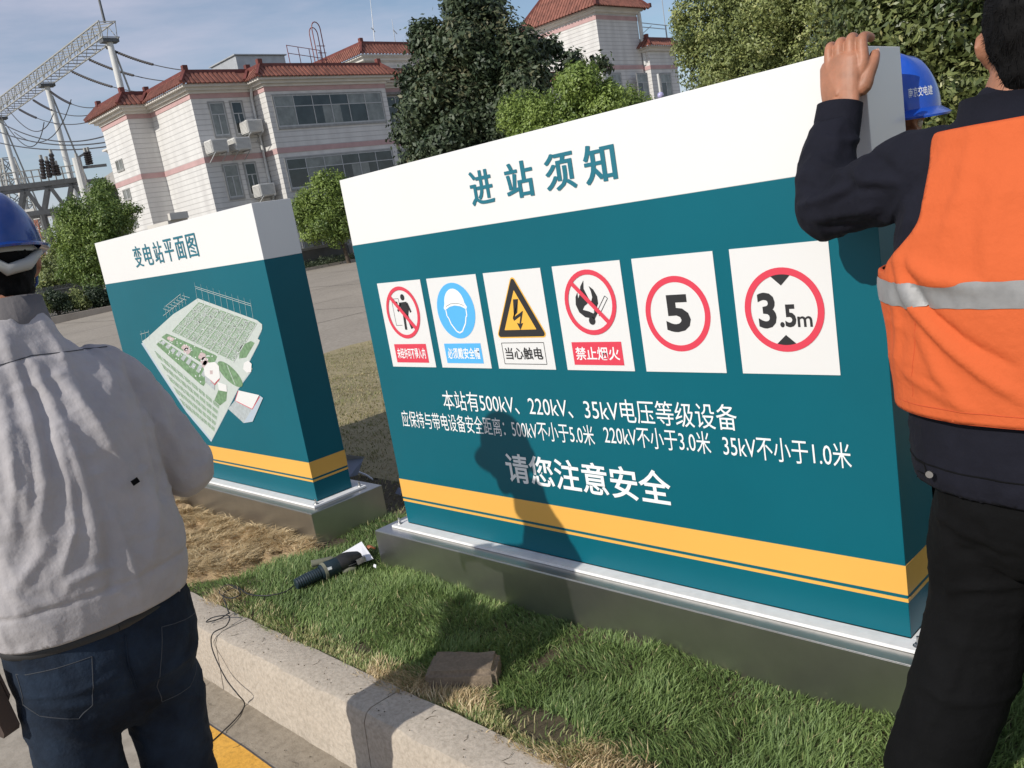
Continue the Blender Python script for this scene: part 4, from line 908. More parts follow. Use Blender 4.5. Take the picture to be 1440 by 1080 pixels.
def lobes_px(L_, D, jit=0, seed=0, depth=.8, extra=0):
    """crown lobes placed by sight line and distance: (px, py, radius px, dD)"""
    out = []; rr = random.Random(seed)
    for q_ in L_:
        px, py, rad = q_[:3]; dd_ = q_[3] if len(q_) > 3 else 0; c = atd(px, py, D+dd_); R_ = rad/F_PX*(D+dd_)
        out.append((*c, R_, R_*depth, R_*.92))
        for k in range(extra):
            a = rr.uniform(0, 6.28); e = rr.uniform(-.6, 1.2); o_ = np.array([math.cos(a)*math.cos(e), math.sin(a)*math.cos(e), math.sin(e)])*R_*.85; s_ = R_*rr.uniform(.35, .55); out.append((*(c+o_), s_, s_, s_*.9))
    return out
b = atd(690, 330, 31)
tree('large dark glossy magnolia tree in front of the office building', (b[0], b[1], ROAD), lobes_px([(665, 18, 40), (620, 70, 42), (680, 75, 62), (725, 120, 58), (640, 140, 66), (700, 160, 76), (625, 205, 60), (690, 225, 70), (745, 190, 52), (800, 92, 18), (845, 92, 11), (765, 72, 18), (590, 130, 30), (655, -5, 26), (600, 60, 22), (812, 120, 20)], 31, seed=3, extra=5), 95000, .19, M['lf_dark'], 21, 'magnolia_tree', clump=5, base_tone=.42, shell=.55, asp=.5)
b = atd(815, 330, 26)
tree('rounded bright green camphor tree just above the near sign', (b[0], b[1], ROAD), lobes_px([(810, 165, 60), (760, 175, 48), (850, 170, 50), (885, 165, 34), (740, 200, 40), (800, 215, 70), (860, 215, 60), (905, 175, 20, -.5), (810, 130, 28), (850, 140, 22)], 26, seed=4, extra=6), 80000, .105, M['lf_light'], 22, 'camphor_tree', clump=4, base_tone=.55, shell=.4, group='camphor trees')
b = atd(1110, 330, 21)
tree('big spreading camphor tree filling the sky right of the tower', (b[0], b[1], ROAD), lobes_px([(1000, 40, 46), (1060, 10, 70), (1130, -10, 90), (1210, 10, 90), (1000, 90, 48), (1070, 80, 62), (1150, 70, 80), (1230, 80, 80), (1100, 130, 60), (1010, 130, 40), (975, 45, 28), (1040, -30, 50), (1300, 0, 90), (1290, 100, 80), (1180, 150, 70), (968, 75, 22), (1050, 160, 60)], 21, seed=5, extra=6), 210000, .082, M['lf_mid'], 23, 'camphor_tree', clump=4, base_tone=.45, shell=.45, group='camphor trees', trunk=.28)
b = atd(1350, 330, 9.5)
tree('broad leaved dark green evergreen behind the workers at the right', (b[0], b[1], ROAD), lobes_px([(1290, 40, 75), (1360, 20, 100), (1440, 10, 110), (1260, 90, 50), (1340, 120, 90), (1430, 130, 110), (1300, 180, 80), (1240, 20, 45, .3), (1390, 220, 100), (1510, 60, 110), (1300, -50, 90), (1400, -80, 100), (1330, 290, 80), (1450, 330, 110), (1520, 200, 100), (1300, 20, 110, 1.6), (1400, 60, 130, 1.6), (1250, 60, 70, 1.4), (1330, 150, 110, 1.5)], 9.5, seed=6, extra=5), 130000, .088, M['lf_bigdark'], 24, 'broadleaf_evergreen', clump=7, base_tone=.48, shell=.5, asp=.40, tv=.22, trunk=.12)
b = atz(491, 368, .15)
b = atx(491, 368, -36.)
tree('small round camphor tree between the two signs', (b[0], b[1], b[2]-.1), lobes_px([(455, 275, 30), (475, 290, 30), (440, 290, 24), (465, 255, 16), (455, 315, 28), (480, 315, 24), (488, 275, 18), (432, 310, 16), (492, 300, 14), (470, 335, 16)], 46.5, seed=7, extra=5), 26000, .16, M['lf_light'], 25, 'camphor_tree', clump=4, base_tone=.45, shell=.5, trunk=.10, group='camphor trees', split=.5)
b = atd(140, 430, 47)
tree('bushy bright green tree at the left corner of the office', (b[0], b[1], ROAD), lobes_px([(135, 300, 38), (110, 330, 32), (155, 330, 36), (125, 360, 40), (160, 370, 34), (145, 275, 20), (100, 300, 18), (170, 300, 22), (105, 370, 24), (140, 395, 36)], 46, seed=8, extra=6), 52000, .14, M['lf_light'], 26, 'bushy_tree', clump=4, base_tone=.30, shell=.45, trunk=.12)
b = atd(80, 430, 50)
tree('low dark green bush left of the bushy tree', (b[0], b[1], ROAD), lobes_px([(80, 375, 24), (95, 390, 22), (70, 395, 20), (85, 360, 14)], 50, seed=9, extra=6), 14000, .16, M['lf_mid'], 27, 'bush', cat='bush', clump=4, base_tone=.3, shell=.5, trunk=.06)
for i, (px, py, rr_) in enumerate(((80, 425, 17), (112, 423, 15), (138, 420, 15), (55, 428, 15))):
    b = atd(px, 437, 44); tree(['clipped round shrub in the row by the fence, left of centre', 'clipped round shrub in the row by the fence, right of centre', 'clipped round shrub nearest the far sign', 'leftmost clipped round shrub beside the worker'][i], (b[0], b[1], ROAD), lobes_px([(px-6, py, rr_*.8), (px+6, py, rr_*.85), (px, py-3, rr_*.7)], 44, seed=30+i, extra=4), 6000, .12, M['lf_dark'] if i % 2 == 0 else M['lf_mid'], 40+i, 'shrub', cat='shrub', group='clipped shrubs along the fence', clump=3, base_tone=.3, trunk=.04)
# low planting under the small tree
b0 = atx(470, 377, -36.6); V, t = leaves(9000, [(-37.0, b0[1]+k*.7-3, .30, .45, .6, .28) for k in range(14)], .09, 77, clump=3); o = leafmesh('ground_cover', V, t, M['lf_dark'], None); tag(o, 'low dark ground cover along the planting bed before the office', 'ground cover'); o['kind'] = 'stuff'
# fence of thin pickets
fe = thing('picket_fence', 'black metal picket fence behind the clipped shrubs', 'fence', atd(100, 425, 49)); fa, fb = atd(30, 440, 49), atd(150, 425, 49)
for k in range(60):
    c = fa+(fb-fa)*k/59; m = MB(); m.box(c[0]-.02, c[0]+.02, c[1]-.02, c[1]+.02, ROAD, ROAD+1.7); part('picket', m, M['dsteel'], fe)
for z_ in (.25, 1.5): m = MB(); m.beam(up(fa, ROAD+z_), up(fb, ROAD+z_), .05); part('rail', m, M['dsteel'], fe)
# lawn garden lamp peeping over the near sign
r = thing('garden_lamp', 'white garden lamp post with a pale violet globe above the sign', 'lamp', atd(928, 330, 24)); a = atd(929, 134, 24); M['globe'] = mat('lamp_globe', (.42, .40, .62), .25)
m = MB(); m.tube([(a[0], a[1], ROAD), (a[0], a[1], a[2])], .035, 8); c = atd(925, 104, 24); m.tube([a, c], .03, 8); part('post', m, M['pipe'], r)
bm = bmesh.new(); bmesh.ops.create_icosphere(bm, subdivisions=3, radius=.085); me = bpy.data.meshes.new('globe'); bm.to_mesh(me); bm.free(); o = link('globe', me, M['globe'], r, smooth=True); o.location = tuple(a-org_of(r))
# distant woods
V, t = leaves(40000, [(-230+random.uniform(-15, 15), y, 3, 9, 12, 7) for y in range(-60, 260, 9)], 1.3, 88, clump=3); o = leafmesh('distant_woods', V, t, M['lf_mid'], None); tag(o, 'far off belt of trees along the horizon at the left', 'woods'); o['kind'] = 'stuff'
# ================================================================== PEOPLE
def fabric(name, col, rough=.9, var=.08, weave=70, bump=.55, vscale=9, sheen=.0, col2=None, spec=.2):
    return mat(name, col, rough, var=var, vscale=vscale, bump=bump, bscale=weave, bdist=.0035, sheen=sheen, col2=col2, spec=spec, bdetail=12)
M['skin'] = mat('skin', (.33, .150, .085), .55, var=.14, vscale=22, bump=.3, bscale=160, bdist=.0012, col2=(.37, .160, .092))
M['skin'].node_tree.nodes['Principled BSDF'].inputs['Subsurface Weight'].default_value = .08
M['skin'].node_tree.nodes['Principled BSDF'].inputs['Subsurface Radius'].default_value = (.01, .004, .002)
M['hair'] = mat('black_hair', (.004, .0038, .004), .75, var=.4, vscale=60, spec=.15, bump=.4, bscale=300, bdist=.002)
M['grey_cloth'] = fabric('grey_workwear', (.40, .38, .385), var=.09)
M['navy_cloth'] = fabric('navy_workwear', (.0085, .009, .0155), var=.2)
M['black_cloth'] = fabric('black_trousers', (.0045, .0046, .005), var=.25, spec=.12)
M['orange_cloth'] = fabric('orange_vest', (.57, .112, .034), .85, var=.05, vscale=3)
M['reflective'] = mat('reflective_tape', (.25, .25, .25), .5, metal=.1, var=.12, vscale=30, bump=.2, bscale=120, bdist=.001)
M['jeans'] = fabric('dark_jeans', (.0085, .0115, .019), var=.30, vscale=7, col2=(.015, .025, .043), weave=110, bump=.5)
M['helmet_blue'] = mat('blue_helmet', (.008, .070, .42), .28, coat=.4, var=.03)
M['helmet_dark'] = mat('dark_blue_helmet', (.008, .045, .23), .22, coat=.4, var=.03)
M['strap'] = mat('grey_strap', (.38, .38, .36), .6)
M['leather'] = mat('brown_leather', (.055, .035, .028), .6, var=.3, bump=.3, bscale=60, bdist=.002)
M['shoe'] = mat('black_shoe', (.02, .02, .021), .5); M['sole'] = mat('grey_sole', (.25, .25, .24), .8)
M['eye'] = mat('eye_white', (.6, .58, .55), .3); M['lip'] = mat('lip', (.32, .12, .10), .5); M['stitch'] = mat('stitching', (.05, .055, .065), .9)

def crom(pts, n):
    P_ = [np.array(p, float) for p in pts]; P_ = [2*P_[0]-P_[1]]+P_+[2*P_[-1]-P_[-2]]; out = []
    for i in range(1, len(P_)-2):
        for k in range(n):
            t = k/n; a, b_, c, d = P_[i-1:i+3]; out.append(.5*((2*b_)+(-a+c)*t+(2*a-5*b_+4*c-d)*t*t+(-a+3*b_-3*c+d)*t**3))
    out.append(P_[-2]); return out
def limb(mb, pts, rad, ref=None, n=4, seg=18, mi=0, power=2.0):
    """tapered limb with rounded ends; rad: scalar or (ru, rv) per point; ref: direction of the u radius"""
    R_ = [np.array(r if hasattr(r, '__len__') else (r, r), float) for r in rad]; C_ = crom(pts, n); RR = crom(R_, n); rings = []; N_ = len(C_)
    ref = np.array(ref if ref is not None else (1, 0, 0), float); prof_ = []
    d0 = C_[1]-C_[0]; d0 /= np.linalg.norm(d0); d1 = C_[-1]-C_[-2]; d1 /= np.linalg.norm(d1)
    for a in (80, 55, 28): t = math.radians(a); prof_.append((C_[0]-d0*RR[0].min()*math.sin(t), RR[0]*math.cos(t), d0))
    for i in range(N_):
        d = C_[min(i+1, N_-1)]-C_[max(i-1, 0)]; d /= np.linalg.norm(d); prof_.append((C_[i], RR[i], d))
    for a in (28, 55, 80): t = math.radians(a); prof_.append((C_[-1]+d1*RR[-1].min()*math.sin(t), RR[-1]*math.cos(t), d1))
    for c, r, d in prof_:
        u = ref-d*(ref@d); nu = np.linalg.norm(u); u = u/nu if nu > .05 else np.cross(d, (0, 0, 1)); v = np.cross(d, u); v /= np.linalg.norm(v)
        rg = []
        for k in range(seg):
            a = 2*math.pi*k/seg; ca, sa = math.cos(a), math.sin(a); e = 2/power
            rg.append(c+u*r[0]*abs(ca)**e*np.sign(ca)+v*r[1]*abs(sa)**e*np.sign(sa))
        rings.append(rg)
    vs = [p for g_ in rings for p in g_]; fs = [(i*seg+k, i*seg+(k+1) % seg, (i+1)*seg+(k+1) % seg, (i+1)*seg+k) for i in range(len(rings)-1) for k in range(seg)]
    fs += [tuple(range(seg))[::-1], tuple((len(rings)-1)*seg+k for k in range(seg))]
    mb.add(vs, fs, mi); return mb
def ball(mb, c, r, seg=18):
    c = np.array(c, float); r = np.array(r if hasattr(r, '__len__') else (r, r, r)); vs = []; n = seg//2
    for i in range(1, n):
        for k in range(seg): t = math.pi*i/n; a = 2*math.pi*k/seg; vs.append(c+r*np.array([math.sin(t)*math.cos(a), math.sin(t)*math.sin(a), math.cos(t)]))
    m_ = len(vs); vs += [c+r*[0, 0, 1], c-r*[0, 0, 1]]
    fs = [(i*seg+k, (i+1)*seg+k, (i+1)*seg+(k+1) % seg, i*seg+(k+1) % seg) for i in range(n-2) for k in range(seg)]
    fs += [(m_, k, (k+1) % seg) for k in range(seg)]+[(m_+1, (n-2)*seg+(k+1) % seg, (n-2)*seg+k) for k in range(seg)]
    mb.add(vs, fs); return mb
def remesh(mb, voxel, smooth=4, name='m'):
    me = mb.mesh(name); o = bpy.data.objects.new('tmp', me); COL.objects.link(o); r = o.modifiers.new('r', 'REMESH'); r.mode = 'VOXEL'; r.voxel_size = voxel; r.use_smooth_shade = True
    if smooth: s = o.modifiers.new('s', 'SMOOTH'); s.iterations = smooth; s.factor = .5
    dg = bpy.context.evaluated_depsgraph_get(); dg.update(); out = bpy.data.meshes.new_from_object(o.evaluated_get(dg)); bpy.data.objects.remove(o); bpy.data.meshes.remove(me); return out
def vget(me):
    v = np.empty(len(me.vertices)*3); me.vertices.foreach_get('co', v); nrm = np.empty(len(me.vertices)*3); me.vertices.foreach_get('normal', nrm); return v.reshape(-1, 3), nrm.reshape(-1, 3)
def vset(me, v): me.vertices.foreach_set('co', v.ravel()); me.update()
def cutmesh(me, fn):
    """remove faces whose centre fails fn"""
    bm = bmesh.new(); bm.from_mesh(me); c = np.array([f_.calc_center_median()[:] for f_ in bm.faces]); k = fn(c)
    bmesh.ops.delete(bm, geom=[f_ for f_, q_ in zip(bm.faces, k) if not q_], context='FACES'); bm.to_mesh(me); bm.free(); me.update()
def rim_tubes(me, name, m, parent, r=.003, minlen=.12):
    """bound edge: a thin welt along every open border"""
    bm = bmesh.new(); bm.from_mesh(me); nb = {}; o_ = org_of(parent)
    for e in bm.edges:
        if e.is_boundary:
            a, b_ = e.verts; nb.setdefault(a, []).append(b_); nb.setdefault(b_, []).append(a)
    seen = set()
    for v in list(nb):
        if v in seen: continue
        loop = [v]; seen.add(v); cur = v
        while True:
            nx = [q_ for q_ in nb[cur] if q_ not in seen]
            if not nx: break
            cur = nx[0]; seen.add(cur); loop.append(cur)
        pts = [np.array(q_.co)+o_ for q_ in loop[::2]]
        if sum(np.linalg.norm(b_-a) for a, b_ in zip(pts[:-1], pts[1:])) < minlen: continue
        m_ = MB(); m_.tube(pts+[pts[0]], r, 6); part(name, m_, m, parent, smooth=60)
    bm.free()
def relax_rim(me, it=14):
    """evens out the cut edge of a garment"""
    bm = bmesh.new(); bm.from_mesh(me); nb = {}
    for e in bm.edges:
        if e.is_boundary:
            a, b_ = e.verts; nb.setdefault(a, []).append(b_); nb.setdefault(b_, []).append(a)
    for _ in range(it):
        new = {v: (v.co*.4+sum((q_.co for q_ in n), Vector())/len(n)*.6) for v, n in nb.items() if len(n) == 2}
        for v, c in new.items(): v.co = c
    bm.to_mesh(me); bm.free(); me.update()
def seg_dist(Q, a, b_):
    a = np.array(a, float); b_ = np.array(b_, float); d = b_-a; t = np.clip(((Q-a)@d)/(d@d), 0, 1); return np.linalg.norm(Q-(a+t[:, None]*d), axis=1), t
def folds(Q, L_):
    """Q: 2-D cloth coordinates; L_: (polyline, width, height) crease list -> displacement"""
    out = np.zeros(len(Q))
    for pl, w, a in L_:
        best = np.full(len(Q), 9.)
        tl = np.zeros(len(Q)); ns = len(pl)-1
        for i in range(ns):
            d, t = seg_dist(Q, pl[i], pl[i+1]); k = d < best; best = np.where(k, d, best); tl = np.where(k, (i+t)/ns, tl)
        out += a*np.exp(-(best/w)**2)*(.35+.65*np.sin(np.clip(tl, .02, .98)*math.pi)**.5)
    return out
def wrinkle(V, scale, stretch, seed, sharp=1.6):
    p = V*np.array(stretch); p = p+.35/scale*np.stack([vnoise(V, scale*.7, seed+7), vnoise(V, scale*.7, seed+8), vnoise(V, scale*.7, seed+9)], -1)
    return (1-np.abs(vnoise(p, scale, seed)))**sharp-.5
def put(name, me, m, parent, smooth=True, **kw):
    v, _ = vget(me); vset(me, v-org_of(parent)); o = link(name, me, m, parent, smooth)
    for k, q_ in kw.items(): o[k] = q_
    return o
def join_into(me_list):
    bm = bmesh.new()
    for q_ in me_list: bm.from_mesh(q_)
    o = bpy.data.meshes.new('body'); bm.to_mesh(o); bm.free(); return o
A3 = lambda *q_: np.array(q_, float)

def head_shapes(mb, c, F, s=1.):
    """skull, jaw, nose, ears, neck stub about the head centre c, facing F (horizontal)"""
    F = A3(*F)/np.linalg.norm(F); R_ = np.cross(F, (0, 0, 1)); U = A3(0, 0, 1); c = A3(*c)
    P = lambda f_, r_, u_: c+(F*f_+R_*r_+U*u_)*s
    limb(mb, [P(-.015, 0, .055), P(-.01, 0, .02), P(.005, 0, -.02)], [(.070*s, .088*s), (.077*s, .098*s), (.072*s, .090*s)], ref=R_, seg=24)
    limb(mb, [P(.012, 0, .0), P(.026, 0, -.05), P(.046, 0, -.092)], [(.070*s, .074*s), (.060*s, .066*s), (.034*s, .038*s)], ref=R_, seg=20)
    limb(mb, [P(.092, 0, .012), P(.104, 0, -.012), P(.112, 0, -.026)], [.008*s, .012*s, .014*s], ref=R_, seg=10)
    for k in (-1, 1):
        limb(mb, [P(.098, k*.011, -.028), P(.094, k*.014, -.028)], [.009*s, .009*s], ref=R_, seg=8)
        limb(mb, [P(-.004, k*.081, .024), P(-.014, k*.093, .004), P(-.002, k*.083, -.032)], [(.0065*s, .015*s), (.0065*s, .019*s), (.0055*s, .011*s)], ref=R_, seg=10)
        limb(mb, [P(.078, k*.050, .020), P(.086, k*.018, .024)], [.010*s, .010*s], ref=R_, seg=8)
    limb(mb, [P(.088, -.02, -.056), P(.096, 0, -.054), P(.088, .02, -.056)], [.006*s, .0085*s, .006*s], ref=U, seg=8)
    return P
def face_bits(root, body, P, s=1.):
    for k in (-1, 1): m_ = MB(); ball(m_, P(.076, k*.032, .004), .0125*s, 12); put('eye', m_.mesh('eye'), M['eye'], root)
    m_ = MB(); limb(m_, [P(.094, -.02, -.056), P(.1015, 0, -.055), P(.094, .02, -.056)], [.003*s, .0048*s, .003*s], ref=(0, 0, 1), seg=8); put('lips', m_.mesh('lips'), M['lip'], root)

def helmet(root, c, F, mt, s=1., label=None, tilt=0.):
    """hard hat: domed shell with centre ridge, brim and peak"""
    F = A3(*F)/np.linalg.norm(F); R_ = np.cross(F, (0, 0, 1)); U = A3(0, 0, 1)
    if tilt: F, U = F*math.cos(tilt)-U*math.sin(tilt), U*math.cos(tilt)+F*math.sin(tilt)
    c = A3(*c); vs = []; nu, nv = 48, 16
    def sh(a, t, off=0.):
        f_, r_ = math.cos(a), math.sin(a); rf, rr = .146+off, .118+off; h = .150+off
        ph = t*math.pi/2; x = rf*f_*math.cos(ph)**.82 if ph < math.pi/2-1e-6 else 0; y = rr*r_*math.cos(ph)**.82 if ph < math.pi/2-1e-6 else 0; z = h*math.sin(ph)
        rib = .0065*math.exp(-(y/.020)**2)*(1 if z > .05 else z/.05)+.004*(math.exp(-((abs(y)-.055)/.010)**2))*min(1, z/.07)
        return c+(F*x+R_*y+U*(z+rib))*s
    for j in range(nv+1):
        for i in range(nu): vs.append(sh(2*math.pi*i/nu, j/nv*.995))
    fs = [(j*nu+i, j*nu+(i+1) % nu, (j+1)*nu+(i+1) % nu, (j+1)*nu+i) for j in range(nv) for i in range(nu)]+[tuple(nv*nu+i for i in range(nu))]
    b0 = len(vs)
    for i in range(nu):   # brim, longer at the peak
        a = 2*math.pi*i/nu; e = .012+.045*max(0, math.cos(a))**2.2; dn = -.008-.012*max(0, math.cos(a))
        rf, rr = .146+e, .118+.012+.004; vs.append(c+(F*rf*math.cos(a)+R_*rr*math.sin(a)+U*dn)*s)
    for i in range(nu):
        a = 2*math.pi*i/nu; e = .012+.045*max(0, math.cos(a))**2.2; dn = -.013-.012*max(0, math.cos(a)); rf, rr = .145+e, .130; vs.append(c+(F*rf*math.cos(a)+R_*rr*math.sin(a)+U*dn)*s)
    for i in range(nu): a = 2*math.pi*i/nu; vs.append(c+(F*.141*math.cos(a)+R_*.113*math.sin(a)+U*(-.004))*s)
    for a_, b_ in ((0, b0), (b0, b0+nu), (b0+nu, b0+2*nu)):
        fs += [(a_+i, b_+i, b_+(i+1) % nu, a_+(i+1) % nu) for i in range(nu)]
    m_ = MB(); m_.add(vs, fs); h = part('helmet', m_, mt, root, smooth=50)
    if label: h['label'] = label
    m_ = MB(); pts = [c+(F*.118*math.cos(a)+R_*.094*math.sin(a)+U*(-.012))*s for a in np.linspace(0, 2*math.pi, 26)]
    m_.tube(pts, .010*s, 6); part('headband', m_, M['strap'], h, smooth=60)
    return h, F, R_, U

def hand(wrist, knuck, fingers, thumb, palm_ref, wid=.040, th=.015, fr=.0100, wr0=.027):
    """palm plus five separately jointed fingers; every finger is its own chain rooted in the palm"""
    m_ = MB(); w = A3(*wrist); k = A3(*knuck); ref = A3(*palm_ref)
    limb(m_, [w-(k-w)*.5, w, w+(k-w)*.45, k-(k-w)*.04], [(wr0, .021), (wr0*1.08, .021), (wid*1.02, th*1.2), (wid*1.02, th)], ref=ref, n=4, seg=22)
    for i, ch in enumerate(fingers):
        root_ = w+(k-w)*.62+(A3(*ch[0])-k)*.72; pts = [root_]+[A3(*q_) for q_ in ch]; f_ = fr*(.86, .97, 1.0, .97)[i] if len(fingers) == 4 else fr
        limb(m_, pts, [f_*1.0]+[f_*1.12]+[f_*(1.0-.05*j) for j in range(1, len(ch))], ref=ref, n=4, seg=12)
    tp = [w+(k-w)*.28]+[A3(*q_) for q_ in thumb]; limb(m_, tp, [.016, .0185, .0150, .0135, .0110][:len(tp)], ref=ref, n=4, seg=14)
    return m_
def shoe(root, ankle, F, s=1.):
    F = A3(*F)/np.linalg.norm(F); R_ = np.cross(F, (0, 0, 1)); g_ = A3(*ankle); m_ = MB(); P = lambda f_, r_, u_: g_+(F*f_+R_*r_)*s+A3(0, 0, u_*s)
    limb(m_, [P(-.05, 0, .045), P(.03, 0, .050), P(.11, 0, .036), P(.175, 0, .028)], [(.036, .040), (.040, .045), (.045, .030), (.036, .022)], ref=R_, seg=16); limb(m_, [P(-.015, 0, .05), P(-.012, 0, .11)], [(.038, .045), (.036, .042)], ref=R_, seg=16)
    me = remesh(m_, .006, 3); v, _ = vget(me); v[:, 2] = np.maximum(v[:, 2], g_[2]+.010); vset(me, v); o = put('shoe', me, M['shoe'], root)
    out = []; 
    for k in range(28):
        a = 2*math.pi*k/28; f_ = .06+.145*math.cos(a); out.append(P(f_, .045*math.sin(a)*(1-.12*math.cos(a+math.pi)), 0))
    m_ = MB(); m_.add([q_ for q_ in out]+[q_+A3(0, 0, .016) for q_ in out], [tuple(range(28))[::-1], tuple(range(28, 56))]+[(k, (k+1) % 28, 28+(k+1) % 28, 28+k) for k in range(28)]); part('sole', m_, M['sole'], o, smooth=40)

def rel_loft(c_list, F, R_, tilt=None): return c_list

# ---------------------------------------------------------------- worker in grey jacket, back to us at the left
def left_worker():
    F = A3(-1, .06, 0); F /= np.linalg.norm(F); R_ = np.cross(F, (0, 0, 1)); U = A3(0, 0, 1)
    hip = A3(.80, -1.490, .62); root = thing('person', 'worker seen from behind in light grey jacket, dark jeans and blue helmet', 'person', (.80, -1.49, ROAD))
    # --- body
    hc = A3(.675, -1.458, 1.474); b_ = MB(); P = head_shapes(b_, hc, F, 1.0)
    sh = {1: A3(.78, -1.300, 1.185), -1: A3(.78, -1.690, 1.185)}; el = {1: A3(.80, -1.190, .915), -1: A3(.78, -1.800, .915)}; wr = {1: A3(.56, -1.275, .955), -1: A3(.56, -1.70, .955)}
    limb(b_, [hip+[0, 0, -.02], hip+[0, 0, .15], A3(.80, -1.49, .98), A3(.79, -1.50, 1.16), A3(.765, -1.505, 1.26)], [(.17, .13), (.15, .12), (.16, .12), (.17, .10), (.07, .06)], ref=R_)
    limb(b_, [A3(.785, -1.50, 1.22), A3(.745, -1.485, 1.33), A3(.70, -1.462, 1.41)], [.062, .056, .055], ref=R_)
    for k in (1, -1):
        limb(b_, [sh[k], (sh[k]+el[k])/2, el[k]], [.052, .046, .038]); limb(b_, [el[k], (el[k]+wr[k])/2, wr[k]], [.040, .038, .026])
        hp = hip+R_*k*.095; kn = A3(.79, hp[1]+k*.0, .20); an = A3(.82, hp[1]+k*.01, ROAD+.09); limb(b_, [hp, (hp+kn)/2, kn, (kn+an)/2, an], [.085, .075, .055, .05, .035])
    meb = remesh(b_, .009, 3); hs = [meb]
    for k in (1, -1):   # hands meet in front of the belly, holding the plan's edge
        w = wr[k]; kk = w+A3(-.085, -k*.035, .01); rf = A3(0, 0, 1.); ch = []
        for i in range(4):
            o_ = A3(0, 0, (.030-.020*i)); a = kk+o_; ch.append([a, a+A3(-.030, -k*.018, -.004), a+A3(-.042, -k*.040, -.012), a+A3(-.030, -k*.055, -.016)])
        hs.append(remesh(hand(w, kk, ch[::-1], [w+A3(-.035, -k*.01, .036), w+A3(-.065, -k*.03, .045), w+A3(-.085, -k*.05, .042)], rf), .0035, 1))
    body = put('body', join_into(hs), M['skin'], root); face_bits(root, body, P)
    # hair below the helmet
    m_ = MB(); limb(m_, [P(-.022, 0, .05), P(-.028, 0, .0), P(-.036, 0, -.045)], [(.078, .090), (.083, .088), (.066, .062)], ref=R_, seg=24); me = remesh(m_, .008, 2); v, nr = vget(me); v += nr*(.004*vnoise(v*[1, 1, .3], 160, 4))[:, None]; vset(me, v); put('hair', me, M['hair'], root)
    h, hF, hR, hU = helmet(root, P(.0, .0, .035), F, M['helmet_dark'], .93, label='dark blue hard hat with grey headband', tilt=.10)
    m_ = MB(); m_.tube([P(-.118, -.03, .02), P(-.125, .0, -.012), P(-.118, .045, -.005), P(-.06, .088, .02)], [.008, .014, .014, .008], 8); part('rear_strap', m_, M['strap'], h, smooth=60)
    m_ = MB(); m_.tube([P(.02, .096, .02), P(.03, .085, -.05), P(.05, .03, -.105)], .004, 6); part('chin_strap', m_, M['helmet_dark'], h, smooth=60)
    # --- jeans
    j = MB(); 
    limb(j, [A3(.815, -1.485, .66), A3(.815, -1.485, .56), A3(.805, -1.485, .47)], [(.205, .138), (.212, .145), (.200, .130)], ref=R_, seg=32, power=2.3)
    fy = {1: -1.385, -1: -1.600}
    for k in (1, -1):
        limb(j, [A3(.81, fy[k]-k*.015, .50), A3(.80, fy[k], .34), A3(.79, fy[k]-k*.003, .16), A3(.805, fy[k], -.02), A3(.82, fy[k]+k*.005, ROAD+.04)], [(.108, .112), (.097, .100), (.084, .088), (.078, .080), (.078, .082)], ref=R_, seg=26)
    me = remesh(j, .0075, 3); v, nr = vget(me); Q = v[:, 1:3]; back = np.clip(nr@A3(.93, -.3, 0), 0, 1)
    yz = lambda px, py: tuple(atx(px, py, .90)[1:])
    FL = [([yz(185, 960), yz(240, 930), yz(290, 905)], .012, .007), ([yz(188, 975), yz(240, 975), yz(300, 985)], .012, .007), ([yz(170, 970), yz(110, 985), yz(40, 1000)], .012, .007), ([yz(150, 940), yz(100, 968), yz(40, 985)], .008, .005),
          ([yz(160, 900), yz(182, 960)], .010, -.012), ([yz(230, 1000), yz(290, 1030), yz(318, 1070)], .011, .006), ([yz(60, 1020), yz(120, 1040), yz(180, 1050)], .012, .006), ([yz(200, 1000), yz(215, 1050), yz(230, 1080)], .01, .006)]
    v = v+nr*(folds(Q, FL)*(.35+.65*back)+.007*wrinkle(v, 9, (1, 1, 1.6), 5)*(1-.55*back)+.0025*wrinkle(v, 24, (1, 1, 1.4), 8))[:, None]; vset(me, v); jeans = put('jeans', me, M['jeans'], root)
    def on_back(mb_, yz_list, w, off, me_, n_=10):
        """thin ribbon lying on the cloth along a line given in (y, z), looked up from behind"""
        from mathutils.bvhtree import BVHTree
        bm = bmesh.new(); bm.from_mesh(me_); bv = BVHTree.FromBMesh(bm); o_ = org_of(root); prev = None
        pts = []
        for a, c in zip(yz_list[:-1], yz_list[1:]):
            for t in np.linspace(0, 1, n_, endpoint=False): pts.append((a[0]+(c[0]-a[0])*t, a[1]+(c[1]-a[1])*t))
        pts.append(yz_list[-1]); P3_ = []
        for y, z in pts:
            h_ = bv.ray_cast(Vector((2.-o_[0], y-o_[1], z-o_[2])), Vector((-1, 0, 0)))
            if h_[0] is not None: P3_.append(np.array(h_[0])+o_+np.array(h_[1])*off)
        bm.free()
        if len(P3_) > 1: mb_.tube(P3_, w, 5)
    # pockets: stitched outlines
    for k, pk in ((1, [(215, 875), (213, 960), (225, 985), (268, 965), (288, 930), (285, 862)]), (-1, [(30, 955), (42, 1000), (60, 1010), (108, 1008), (122, 985), (118, 915)])):
        m_ = MB(); L_ = [yz(*q_) for q_ in pk]; on_back(m_, L_+[L_[0]], .0011, .0005, me); part('pocket_seam', m_, M['stitch'], jeans)
    m_ = MB(); on_back(m_, [yz(162, 885), yz(170, 930), yz(184, 962)], .002, .0012, me); part('seat_seam', m_, M['jeans'], jeans)
    for k in (1, -1): shoe(root, (.835, fy[k]+k*.005, ROAD), F+A3(0, k*.12, 0), 1.05)
    # --- jacket
    t = MB()
